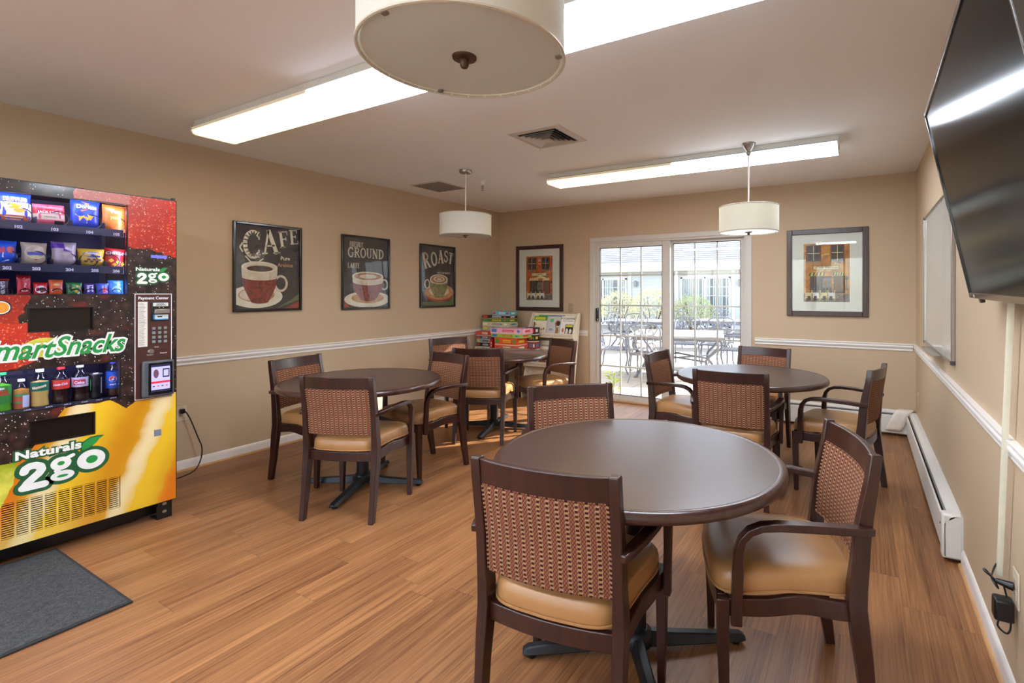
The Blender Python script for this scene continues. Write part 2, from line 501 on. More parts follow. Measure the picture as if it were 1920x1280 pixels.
# ------------------------------------------------------------------ sliding glass door
door = empty('door_1', ((DX0 + DX1) / 2, YB, 0), kind='structure')
door['label'] = 'white sliding glass patio door with grids in the back wall'
ox = (DX0 + DX1) / 2
def dp(mb, name, mat, parent=door, **k): return mb.build(name, mat, parent, off=(ox, YB, 0), **k)
c = MB()
for x0, x1 in ((DX0 - .055, DX0 + .008), (DX1 - .008, DX1 + .055)):
    c.box(x0, x1, YB - .016, YB - .0005, 0, DZ - .008)
c.box(DX0 - .055, DX1 + .055, YB - .016, YB - .0005, DZ - .008, DZ + .05)
dp(c, 'casing', M_door_white, bevel=.004)
fr = MB()
fr.box(DX0 + .002, DX0 + .028, YB, YB + .14, 0.0, DZ - .002).box(DX1 - .028, DX1 - .002, YB, YB + .14, 0.0, DZ - .002)
fr.box(DX0 + .02, DX1 - .02, YB, YB + .14, DZ - .03, DZ - .002).box(DX0 + .02, DX1 - .02, YB, YB + .14, 0.001, .03)
dp(fr, 'frame', M_door_white, bevel=.003)
def panel(nm, x0, x1, gx0, gx1, z0, z1, gz0, gz1, y, xs, zs):
    f = MB()
    f.box(x0, gx0, y, y + .035, z0, z1).box(gx1, x1, y, y + .035, z0, z1)
    f.box(gx0, gx1, y, y + .035, z0, gz0).box(gx0, gx1, y, y + .035, gz1, z1)
    p = dp(f, nm, M_door_white, bevel=.003)
    g = MB().box(gx0 - .004, gx1 + .004, y + .014, y + .020, gz0 - .004, gz1 + .004)
    dp(g, 'glazing', M_glass, p, smooth=0)
    s = MB()
    w = .006
    for a, b2 in ((gx0, gx0 + w), (gx1 - w, gx1)): s.box(a, b2, y + .004, y + .03, gz0, gz1)
    for a, b2 in ((gz0, gz0 + w), (gz1 - w, gz1)): s.box(gx0, gx1, y + .004, y + .03, a, b2)
    dp(s, 'gasket', M_blackm, p)
    m_ = MB()
    for x in xs: m_.box(x - .009, x + .009, y + .021, y + .029, gz0, gz1)
    for z in zs: m_.box(gx0, gx1, y + .0215, y + .0285, z - .009, z + .009)
    dp(m_, 'muntin', M_door_white, p)
    return p
zs = (.436, .82, 1.204, 1.581)
pa = panel('sliding_panel', -2.972, -1.99, -2.925, -2.087, .03, 1.985, .085, 1.93, YB + .012, (-2.646, -2.366), zs)
pb = panel('fixed_panel', -2.055, -1.138, -1.975, -1.19, .03, 1.985, .085, 1.95, YB + .07, (-1.713, -1.452), zs)
h = MB().box(-2.963, -2.937, YB - .004, YB + .012, 1.0, 1.17).box(-2.962, -2.938, YB - .03, YB - .004, 1.005, 1.03).box(-2.962, -2.938, YB - .03, YB - .004, 1.14, 1.165).box(-2.962, -2.938, YB - .036, YB - .026, 1.005, 1.165)
dp(h, 'handle', M_black, pa, bevel=.004)
th = MB().box(DX0 - .03, DX1 + .03, YB - .03, YB - .0005, 0.0005, .022)
dp(th, 'threshold', M_shoe, bevel=.005)

# ------------------------------------------------------------------ baseboard heaters
def heater(name, root_loc, rz, L, label, endcap=True):
    r = empty(name, root_loc, rz, label, 'heater')
    sec = [(0, .0), (-.012, .0), (-.012, .22), (0, .225)]
    # back plate
    MB().box(0, L, -.006, -.0005, .012, .235).build('back_plate', M_heat, r)
    # hood: sloping top
    b = MB(); pts = [(-.0065, .238), (-.0065, .205), (-.03, .218), (-.03, .226), (-.050, .212), (-.052, .218)]
    s2 = [(-.0065, .24), (-.034, .24), (-.058, .222), (-.058, .214), (-.033, .231), (-.0065, .231)]
    vs = [(x, y, z) for x in (0, L) for y, z in s2]; k = len(s2)
    b.add(vs, [tuple(range(k)), tuple(range(2 * k - 1, k - 1, -1))] + [(i, (i + 1) % k, k + (i + 1) % k, k + i) for i in range(k)])
    b.build('hood', M_heat, r, smooth=20)
    s3 = [(-.072, .200), (-.080, .196), (-.082, .186), (-.080, .03), (-.074, .03), (-.075, .186)]
    b = MB(); vs = [(x, y, z) for x in (0, L) for y, z in s3]; k = len(s3)
    b.add(vs, [tuple(range(k)), tuple(range(2 * k - 1, k - 1, -1))] + [(i, (i + 1) % k, k + (i + 1) % k, k + i) for i in range(k)])
    b.build('front_cover', M_heat, r, smooth=20)
    MB().box(.03, L - .03, -.064, -.050, .205, .213).build('damper', M_heat2, r)
    e = MB()
    n = int(L / .03)
    for i in range(n): e.box(.04 + i * (L - .08) / n, .043 + i * (L - .08) / n, -.066, -.012, .07, .15)
    e.cyl((.02, -.04, .11), (L - .02, -.04, .11), .011, 8)
    e.build('heating_element', M_heat2, r, kind=None)
    return r
M_heat = P((228, 226, 220), .38, .1, var=.02)
M_heat2 = P((150, 150, 146), .4, .6)
hr = heater('baseboard_heater', (XR, YB - .09, 0), -pi / 2, YB - .09 - 3.14, 'long white baseboard heater along the right wall, its boxed end facing the room')
L = YB - .09 - 3.14
MB().prism([(L - .06, .018), (L, .018), (L, .245), (L - .06, .245)], -.09, -.0005).build('end_cap', M_heat, hr, bevel=.012)
MB().cyl((L - .07, -.0905, .17), (L - .07, -.082, .17), .006, 10).build('screw', M_black, hr)
hb = heater('baseboard_heater', (-1.0, YB, 0), 0, 1.36, 'white baseboard heater on the back wall under the café picture, behind the chairs')
# the loose corner cover hanging over the joint
b = MB()
def _cv(u, v):
    x = .215 + .13 * v + .06 * (1 - u); 
    if u < .35: return (x + .02, YB - .012 - u / .35 * .085, .252 + .004 * u)
    t = (u - .35) / .65
    return (x + .02 - t * .055, YB - .097 - .008 * sin(t * 3), .253 - t * .19 + .012 * sin(t * 5))
b.grid(_cv, 12, 4)
o = b.build('corner_cover', P((236, 226, 212), .5), cat='heater cover', label='loose creased off-white heater cover piece hanging over the far right corner joint', off=(.29, YB - .05, .06), loc=(.29, YB - .05, .06))
o.modifiers.new('thickness', 'SOLIDIFY').thickness = .003

# ------------------------------------------------------------------ fluorescent fixtures
M_fix = P((214, 214, 206), .4, var=.02)
M_fixdark = P((120, 124, 116), .5)
def lens_mat(name, c, st):
    m = Mat(name, .25); m.col((235, 235, 232)); x, y, z = m.obj()
    geo = m.new('ShaderNodeNewGeometry'); sp = m.new('ShaderNodeSeparateXYZ'); m.nt.links.new(geo.outputs['Normal'], sp.inputs[0])
    down = ((V(m.nt, sp.outputs[2]) * -1.0).mx(0.0) * .96 + .04)          # the ribbed flanks glow far less than the flat underside
    # two tubes glow through the ribbed acrylic
    g = ((y.abs() - .055) / .05); t = (g * g * -1.0).op(None, 'EXPONENT')
    stn = m.new('ShaderNodeMath'); stn.operation = 'MULTIPLY'; v = (t * .45 + .75) * down; m.nt.links.new(v.k, stn.inputs[0]); stn.inputs[1].default_value = st
    m.bs.inputs['Emission Color'].default_value = lin(c); m.nt.links.new(stn.outputs[0], m.bs.inputs['Emission Strength'])
    return m.m
M_warm = lens_mat('lens_warm_tubes', (255, 221, 158), LENS_POWER * .20)
M_cool = lens_mat('lens_cool_tubes', (232, 242, 255), LENS_POWER)
def fixture(loc, segs, label):
    Ltot = 1.25 * len(segs)
    r = empty('fluorescent_light', loc, 0, label, 'ceiling light', 'fluorescent ceiling lights')
    MB().box(0, Ltot, -.126, .126, -.052, -.0005).build('housing', M_fix, r, bevel=.003)
    MB().box(.0, Ltot, -.130, .130, -.046, -.042).build('seam_strip', M_fixdark, r)
    for i, s in enumerate(segs):
        sec = [(-.1262, -.044), (-.142, -.050), (-.145, -.070), (-.136, -.088), (-.12, -.094), (.12, -.094), (.136, -.088), (.145, -.070), (.142, -.050), (.1262, -.044)]
        x0, x1 = i * 1.25 + .004, (i + 1) * 1.25 - .004
        b = MB(); k = len(sec); vs = [(x, y, z) for x in (x0, x1) for y, z in sec]
        b.add(vs, [tuple(range(k)), tuple(range(2 * k - 1, k - 1, -1))] + [(q, q + 1, k + q + 1, k + q) for q in range(k - 1)])
        b.build('lens', M_warm if s == 'w' else M_cool, r, smooth=30)
    for x in (-.006, Ltot):
        b = MB().prism([(-.128, -.001), (-.128, -.044), (-.147, -.05), (-.149, -.072), (-.138, -.092), (-.12, -.098), (.12, -.098), (.138, -.092), (.149, -.072), (.147, -.05), (.128, -.044), (.128, -.001)], x, x + .006)
        b.v = [(yy, xx, zz) for xx, yy, zz in b.v]
        b.build('end_plate', M_heat, r)
    return r
fixture((-3.87, 1.79, HC), 'wcc', 'long wraparound ceiling light above the near table, warm lens at its left end')
fixture((-3.87, -.66, HC), 'ccc', 'added wraparound ceiling light behind the viewpoint, unseen, brightening the room')  # unseen fixture added to lift the ceiling and foreground
fixture((-2.66, 4.24, HC), 'wc', 'wraparound ceiling light near the patio door, warm left half and cool right half')

# ------------------------------------------------------------------ ceiling vents and sprinkler
v = empty('air_vent', (-2.02, 3.13, HC), 0, 'square white ceiling diffuser with nested louvres between the two ceiling lights', 'ceiling vent')
M_vent = P((206, 198, 190), .5); M_vdark = P((40, 34, 30), .7)
def sqring(mb, a, b, z0, z1):
    # frustum ring from half-size a (z0) to b (z1)
    vs = [(-a, -a, z0), (a, -a, z0), (a, a, z0), (-a, a, z0), (-b, -b, z1), (b, -b, z1), (b, b, z1), (-b, b, z1)]
    mb.add(vs, [(i, (i + 1) % 4, 4 + (i + 1) % 4, 4 + i) for i in range(4)])
f = MB()
sqring(f, .215, .165, -.006, -.010); sqring(f, .215, .215, -.0005, -.006); sqring(f, .165, .165, -.010, -.002)
f.build('flange', M_vent, v, smooth=0)
MB().box(-.164, .164, -.164, .164, -.004, -.001).build('dark_duct_plate', M_vdark, v)  # dark plate colours in the shade inside the duct
for i in range(5):
    a = .150 - i * .028
    g = MB(); sqring(g, a, a - .020, -.020 - .002 * i, -.006); sqring(g, a + .003, a - .017, -.020 - .002 * i, -.006)
    g.build('louver', M_vent, v, smooth=0)
v = empty('return_grille', (-3.98, 4.005, HC), 0, 'flat grey square return grille in the ceiling near the left wall', 'ceiling vent')
f = MB(); sqring(f, .215, .195, -.006, -.008); sqring(f, .215, .215, -.0005, -.006); f.build('flange', M_vent, v, smooth=0)
M_perf = Mat('perforated_grey_steel', .6); x, y, z = M_perf.obj()
M_perf.col(M_perf.mix(M_perf.voro(M_perf.vec(x, y, z), 130).gt(.35), (70, 64, 58), (146, 138, 130)))
MB().box(-.196, .196, -.196, .196, -.007, -.001).build('perforated_plate', M_perf.m, v, smooth=0)
s = empty('sprinkler', (-3.39, 4.02, HC), 0, 'small white fire sprinkler head hanging from the ceiling beside the far drum pendant', 'sprinkler')
MB().lathe([(0, -.0005), (.038, -.0005), (.036, -.006), (.026, -.012), (.022, -.045), (.016, -.05), (0, -.05)], 20).build('escutcheon', M_white, s)
MB().lathe([(0, -.05), (.011, -.05), (.011, -.066), (.006, -.07), (.006, -.086), (0, -.086)], 12).build('valve', M_steel, s)
d_ = MB().lathe([(0, -.1), (.016, -.1), (.016, -.102), (0, -.102)], 14)
d_.tube([(.009, 0, -.06), (.013, 0, -.08), (.004, 0, -.099)], .002, 5); d_.tube([(-.009, 0, -.06), (-.013, 0, -.08), (-.004, 0, -.099)], .002, 5)
d_.build('deflector', M_steel, s)

# ------------------------------------------------------------------ drum pendants (switched off)
def shade_mat():
    m = Mat('linen_shade', .8, 0, .2); x, y, z = m.obj()
    n = m.noise(m.vec(x * 500, y * 500, z * 60), 1, 1)
    m.col(m.mix(n, (226, 224, 214), (240, 238, 230)))
    tr = m.new('ShaderNodeBsdfTranslucent'); tr.inputs[0].default_value = lin((235, 230, 215))
    mx = m.new('ShaderNodeMixShader'); mx.inputs[0].default_value = .35
    m.nt.links.new(m.bs.outputs[0], mx.inputs[1]); m.nt.links.new(tr.outputs[0], mx.inputs[2])
    m.nt.links.new(mx.outputs[0], m.nt.nodes['Material Output'].inputs[0])
    return m.m
M_shade = shade_mat()
def diff_mat():
    m = Mat('frosted_diffuser', .35); m.col((226, 225, 222))
    tr = m.new('ShaderNodeBsdfTranslucent'); tr.inputs[0].default_value = lin((232, 231, 228))
    mx = m.new('ShaderNodeMixShader'); mx.inputs[0].default_value = .6
    m.nt.links.new(m.bs.outputs[0], mx.inputs[1]); m.nt.links.new(tr.outputs[0], mx.inputs[2])
    m.nt.links.new(mx.outputs[0], m.nt.nodes['Material Output'].inputs[0])
    return m.m
M_diff = diff_mat()
def pendant(x, y, zb, r, hgt, label, bell=False):
    """zb: underside of shade"""
    root = empty('pendant_lamp', (x, y, HC), 0, label, 'pendant lamp', 'drum pendant lamps')
    z0 = zb - HC; z1 = z0 + hgt
    if bell: prof = [(0, -.0005), (.052, -.0005), (.05, -.012), (.038, -.03), (.022, -.052), (.014, -.06), (.018, -.07), (.018, -.082), (.008, -.095), (0, -.095)]
    else: prof = [(0, -.0005), (.058, -.0005), (.058, -.022), (.052, -.03), (.012, -.034), (0, -.034)]
    MB().lathe(prof, 32).build('canopy', M_steel, root)
    MB().cyl((0, 0, -.03), (0, 0, z1 + .0), .0055, 10, M_white).build('rod', P((214, 208, 200), .3, .6), root)
    t = .003
    sh = MB().lathe([(r, z0), (r, z1), (r - t, z1), (r - t, z0), (r, z0)], 96)
    sh.f = sh.f[:-2]
    sh = sh.build('shade', M_shade, root)
    rim = MB()
    for zz in (z0 + .003, z1 - .003):
        rim.tube([(r * cos(a * pi / 32), r * sin(a * pi / 32), zz) for a in range(64)], .0035, 6, None, True)
    rim.build('trim_ring', P((196, 186, 170), .5), sh)
    MB().lathe([(0, z0 + .006), (r - .008, z0 + .006), (r - .008, z0 + .010), (0, z0 + .010)], 64).build('diffuser', M_diff, root)
    sp = MB()
    for k in range(3):
        a = 2 * pi * k / 3 + .5
        sp.cyl((0, 0, z1 - .012), ((r - .003) * cos(a), (r - .003) * sin(a), z1 - .012), .003, 6)
        MB().box(-.006, .006, -.004, .004, z0 + .001, z0 + .006, None, Matrix.Translation(((r - .012) * cos(a), (r - .012) * sin(a), 0))).build('clip', M_steel, root)
    sp.build('spider', M_steel, root)
    MB().cyl((0, 0, z0 + .012), (0, 0, z1), .006, 8).build('inner_stem', M_steel, root)
    MB().lathe([(0, z0 + .0055), (.026, z0 + .0055), (.025, z0 + .001), (.010, z0 - .001), (.009, z0 - .014), (.006, z0 - .018), (0, z0 - .018)], 24).build('finial', M_bronze, root)
    for k in range(2):
        a = pi * k + .9
        q = (.07 * cos(a), .07 * sin(a))
        MB().lathe([(0, z1 - .02), (.014, z1 - .02), (.014, z1 - .06), (.02, z1 - .075), (.028, z1 - .10), (.024, z1 - .125), (0, z1 - .135)], 16, (q[0], q[1], 0)).build('bulb', M_diff, root)
    return root
pendant(-.735, .813, 1.855, .212, .2, 'large white drum pendant hanging closest to the camera above the near round table')
pendant(-3.24, 3.60, 1.893, .238, .2, 'white drum pendant on a rod over the rear left tables, beside the ceiling sprinkler', False)
pendant(-.765, 4.03, 1.823, .219, .2, 'white drum pendant with a chrome bell canopy, below the far ceiling light', True)
# ------------------------------------------------------------------ dining chairs
def post_y(z):
    P_ = [(0, 0.0), (.2, .03), (.42, .055), (.6, .04), (.87, 0.0)]
    for (a, p), (b2, q) in zip(P_, P_[1:]):
        if z <= b2: t = (z - a) / (b2 - a); t = t * t * (3 - 2 * t) * .5 + t * .5; return p + (q - p) * t
    return 0
def bow(x): return -.028 * (1 - (x / .21) ** 2)
def make_chair():
    r = empty('dining_chair', cat='chair', group='dining chairs')
    for s in (-1, 1):                                    # rear legs run up into the back posts
        zs_ = [0, .08, .16, .24, .32, .40, .46, .54, .62, .70, .78, .862, .868]
        path = [(s * .219, post_y(z), z) for z in zs_]
        b = MB(); vs, fs = [], []
        for i, (x, y, z) in enumerate(path):
            hy = .017 + .010 * sin(min(1, z / .8) * pi); hx = .0155 + (.003 if .3 < z < .5 else 0)
            if i == len(path) - 1: hx -= .002; hy -= .002
            vs += [(x - hx, y - hy, z), (x + hx, y - hy, z), (x + hx, y + hy, z), (x - hx, y + hy, z)]
        n = len(path)
        fs = [(0, 1, 2, 3), tuple(4 * (n - 1) + q for q in (3, 2, 1, 0))] + [(4 * i + q, 4 * i + (q + 1) % 4, 4 * i + 4 + (q + 1) % 4, 4 * i + 4 + q) for i in range(n - 1) for q in range(4)]
        b.add(vs, fs).build('leg', M_wood, r, bevel=.003, smooth=50)
    for s in (-1, 1):                                    # tapered front legs
        b = MB(); vs = []
        st = [(0, .446, .013), (.12, .448, .0155), (.3, .452, .0185), (.405, .452, .0205)]
        for z, y, h_ in st: 
            x = s * .243
            vs += [(x - h_, y - h_, z), (x + h_, y - h_, z), (x + h_, y + h_, z), (x - h_, y + h_, z)]
        fs = [(0, 1, 2, 3), (15, 14, 13, 12)] + [(4 * i + q, 4 * i + (q + 1) % 4, 4 * i + 4 + (q + 1) % 4, 4 * i + 4 + q) for i in range(3) for q in range(4)]
        b.add(vs, fs).build('leg', M_wood, r, bevel=.003)
    # seat frame: rails with arched side edges
    fr = MB()
    def rail(p0, p1, z0f, z1f, th, bowv=(0, 0), n=12):
        vs = []
        for i in range(n + 1):
            t = i / n; k = 4 * t * (1 - t)
            x = p0[0] + (p1[0] - p0[0]) * t + bowv[0] * k; y = p0[1] + (p1[1] - p0[1]) * t + bowv[1] * k
            dx, dy = p1[0] - p0[0], p1[1] - p0[1]; Ln = hypot(dx, dy); nx, ny = -dy / Ln * th / 2, dx / Ln * th / 2
            a, c_ = z0f(t), z1f(t)
            vs += [(x - nx, y - ny, a), (x + nx, y + ny, a), (x + nx, y + ny, c_), (x - nx, y - ny, c_)]
        fs = [(0, 1, 2, 3), tuple(4 * n + q for q in (3, 2, 1, 0))] + [(4 * i + q, 4 * i + (q + 1) % 4, 4 * i + 4 + (q + 1) % 4, 4 * i + 4 + q) for i in range(n) for q in range(4)]
        fr.add(vs, fs)
    arch = lambda t: .016 * math.exp(-((t - .38) / .22) ** 2)
    for s in (-1, 1):
        rail((s * .214, .075), (s * .246, .435), lambda t: .352 + arch(t), lambda t: .408 + arch(t), .024)
    rail((-.235, .455), (.235, .455), lambda t: .352, lambda t: .408, .024, (0, .018))
    rail((-.205, .055), (.205, .055), lambda t: .352, lambda t: .408, .022, (0, -.022))
    fr.build('seat_frame', M_wood, r, bevel=.003)
    # cushion
    def outline(t):
        a = 2 * pi * t; e = .28
        cx, sy = cos(a), sin(a)
        ux = math.copysign(abs(cx) ** e, cx); uy = math.copysign(abs(sy) ** e, sy)
        v = (uy + 1) / 2
        wx = .203 + .045 * v
        y = .045 + .43 * v
        y += .018 * (v ** 4) * (1 - ux * ux) - .020 * ((1 - v) ** 4) * (1 - ux * ux)
        return ux * wx, y, v
    N = 64
    rings = [(.955, .409), (.985, .413), (1.0, .428), (1.0, .448), (.985, .466), (.95, .479), (.88, .488), (.72, .495), (.45, .499), (.2, .500)]
    b = MB(); vs = []
    for k, z in rings:
        for i in range(N):
            x, y, v = outline(i / N)
            zz = z + (arch(v) * (abs(x) / .23) ** 2 * (k ** 6))
            vs.append((x * k, .27 + (y - .27) * k, zz))
    fs = [(j * N + i, j * N + (i + 1) % N, (j + 1) * N + (i + 1) % N, (j + 1) * N + i) for j in range(len(rings) - 1) for i in range(N)]
    fs += [tuple(range(N - 1, -1, -1)), tuple((len(rings) - 1) * N + i for i in range(N))]
    seat = b.add(vs, fs).build('seat', M_vinyl, r, smooth=70)
    pp = []
    for i in range(N):
        x, y, v = outline(i / N); pp.append((x * 1.0, .27 + (y - .27) * 1.0, .417 + arch(v) * (abs(x) / .23) ** 2))
    MB().tube(pp, .0045, 6, None, True).build('piping', M_vinyl, seat)
    # upholstered back panel
    W2, z0, z1 = .200, .515, .788
    def face(sgn):
        def fn(u, v):
            x = (u * 2 - 1) * W2; z = z0 + (z1 - z0) * v
            eu = 1 - abs(u * 2 - 1) ** 10; ev = 1 - abs(v * 2 - 1) ** 10
            y = post_y(z) + bow(x) + sgn * (.010 + .006 * min(eu, ev) ** .5)
            return (x, y, z)
        return fn
    b = MB(); b.grid(face(-1), 24, 14); b.grid(face(1), 24, 14)
    # close the rim
    def rimpt(t, sgn):
        if t < 1: u, v = t, 0
        elif t < 2: u, v = 1, t - 1
        elif t < 3: u, v = 3 - t, 1
        else: u, v = 0, 4 - t
        return face(sgn)(u, v)
    K = 76; vs = []
    ts = [4 * i / K for i in range(K)]
    for t in ts: vs += [rimpt(t, -1), rimpt(t, 1)]
    b.add(vs, [(2 * i, (2 * i + 2) % (2 * K), (2 * i + 3) % (2 * K), 2 * i + 1) for i in range(K)])
    bk = b.build('backrest', M_fabric, r, smooth=60)
    for sgn in (-1, 1):
        MB().tube([tuple(Vector(rimpt(t, sgn)) + Vector((0, sgn * .001, 0))) for t in ts], .0036, 5, None, True).build('piping', M_fabric, bk)
    # curved top rail
    b = MB(); vs = []; n = 16
    for i in range(n + 1):
        x = -.206 + .412 * i / n; y = bow(x)
        a, c_ = .786, .863
        vs += [(x, y + post_y(a) - .012, a), (x, y + post_y(a) + .012, a), (x, y + post_y(c_) + .010, c_), (x, y + post_y(c_) - .010, c_)]
    fs = [(0, 1, 2, 3), tuple(4 * n + q for q in (3, 2, 1, 0))] + [(4 * i + q, 4 * i + (q + 1) % 4, 4 * i + 4 + (q + 1) % 4, 4 * i + 4 + q) for i in range(n) for q in range(4)]
    b.add(vs, fs).build('top_rail', M_wood, r, bevel=.003)
    # bentwood arms
    for s in (-1, 1):
        pts = [(.232, .012, .640), (.243, .05, .643), (.262, .13, .650), (.274, .21, .654), (.279, .29, .654), (.279, .34, .648), (.278, .375, .632), (.276, .398, .604), (.274, .408, .565), (.273, .41, .50), (.271, .412, .43), (.270, .414, .335)]
        pts = [(s * x, y, z) for x, y, z in pts]
        b = MB(); vs = []
        m_ = len(pts)
        for i, p in enumerate(pts):
            a = Vector(pts[min(i + 1, m_ - 1)]) - Vector(pts[max(i - 1, 0)]); a.normalize()
            X = Vector((1, 0, 0)); X = (X - a * X.dot(a)).normalized(); Nn = a.cross(X).normalized()
            w = .019 if i < 7 else .019 - .0012 * (i - 6); w *= (.8 if i == 0 else 1); t = .0115
            if i >= 9: w = .0125; t = .017
            elif i == 8: w = .0145; t = .0145
            P0 = Vector(p)
            vs += [tuple(P0 - X * w - Nn * t), tuple(P0 + X * w - Nn * t), tuple(P0 + X * w + Nn * t), tuple(P0 - X * w + Nn * t)]
        fs = [(0, 1, 2, 3), tuple(4 * (m_ - 1) + q for q in (3, 2, 1, 0))] + [(4 * i + q, 4 * i + (q + 1) % 4, 4 * i + 4 + (q + 1) % 4, 4 * i + 4 + q) for i in range(m_ - 1) for q in range(4)]
        b.add(vs, fs).build('arm', M_wood, r, bevel=.004, smooth=60)
    return r
# back centre (x, y), facing angle (deg)
CH = [
 (-.797, 1.205, 97.0, 'dark wood armchair nearest the camera, its checked back turned to us'),
 (-.040, 1.992, 199.5, 'armchair on the right of the near round table, its wide tan seat in full view'),
 (-1.372, 2.348, -46.5, 'armchair beyond the near round table, only its back top showing above the rim'),
 (-2.715, 1.900, 112.5, 'armchair at the left table with its checked back square to us, all legs showing'),
 (-3.80, 2.314, 11.5, 'armchair tucked at the far left of the left table, close to the left wall'),
 (-2.948, 3.080, 261.0, 'armchair at the right rear of the left table, arm reaching toward its rim'),
 (-3.001, 3.494, 114.0, 'armchair with its checked back to us at the rear table by the games'),
 (-3.983, 4.161, -21.0, 'armchair against the left wall at the rear table, below the third coffee poster'),
 (-2.770, 4.592, 246.0, 'sunlit armchair at the rear table, in front of the magazine rack'),
 (-.733, 3.255, 93.1, 'armchair with its back to us at the far right table, behind the near table'),
 (-1.503, 4.021, -2.0, 'armchair turned right beside the patio door, its back panel pale in the daylight'),
 (-.782, 4.835, 260.0, 'armchair on the far side of the right table, against the back wall'),
 (.087, 3.933, 168.0, 'armchair at the right end of the far right table, beside the wall heater'),
]
proto = make_chair()
for i, (x, y, a, lab) in enumerate(CH):
    o = proto if i == 0 else copy_tree(proto)
    o.location = (x, y, 0); o.rotation_euler = (0, 0, R_(a - 90)); o['label'] = lab

# ------------------------------------------------------------------ round tables
def make_table():
    r = empty('round_table', cat='table', group='round dining tables')
    RT = .54
    MB().lathe([(0, .718), (RT - .03, .718), (RT - .03, .7485), (0, .7485)], 96).build('tabletop', M_lam, r, smooth=30)
    MB().lathe([(RT - .031, .714), (RT - .012, .712), (RT - .002, .719), (RT, .729), (RT - .003, .741), (RT - .012, .749), (RT - .022, .7505), (RT - .030, .748), (RT - .031, .714)], 96).build('edge_band', M_edge, r, smooth=60)
    MB().lathe([(0, .045), (.040, .045), (.040, .70), (0, .70)], 32).build('column', M_blackm, r)
    pl = MB()
    for k in range(4):
        T = Matrix.Rotation(R_(45 + 90 * k), 4, 'Z')
        pl.box(.02, .30, -.02, .02, .698, .717, None, T)
    pl.build('mounting_bracket', M_blackm, r, bevel=.003)
    MB().lathe([(0, .03), (.062, .03), (.066, .05), (.060, .075), (.045, .088), (0, .088)], 24).build('hub', M_blackm, r)
    for k in range(4):
        T = Matrix.Rotation(R_(90 * k), 4, 'Z')
        vs = []
        for xx, h0, h1, w in ((.03, .022, .078, .030), (.15, .020, .062, .029), (.30, .018, .05, .028), (.41, .017, .042, .028), (.43, .017, .03, .022)):
            vs += [(xx, -w, h0), (xx, w, h0), (xx, w * .55, h1), (xx, -w * .55, h1)]
        fs = [(0, 1, 2, 3), (19, 18, 17, 16)] + [(4 * i + q, 4 * i + (q + 1) % 4, 4 * i + 4 + (q + 1) % 4, 4 * i + 4 + q) for i in range(4) for q in range(4)]
        lg = MB().add(vs, fs, None, T).build('leg', M_blackm, r, bevel=.004)
        MB().lathe([(0, .0), (.016, .0), (.018, .010), (.007, .013), (.007, .02), (0, .02)], 14, tuple(T @ Vector((.395, 0, 0)))).build('glide', M_black, lg)
    return r
TB = [(-.755, 1.789, 35, 'large dark round table nearest the camera, window light sheening its top'),
      (-3.085, 2.362, 28, 'dark round table at the left, under the coffee posters'),
      (-.741, 3.946, 38, 'dark round table at the right in front of the patio door'),
      (-3.24, 4.02, 20, 'dark round table in the rear left corner with sunlight on its far edge')]
tp = make_table()
for i, (x, y, a, lab) in enumerate(TB):
    o = tp if i == 0 else copy_tree(tp)
    o.location = (x, y, 0); o.rotation_euler = (0, 0, R_(a)); o['label'] = lab
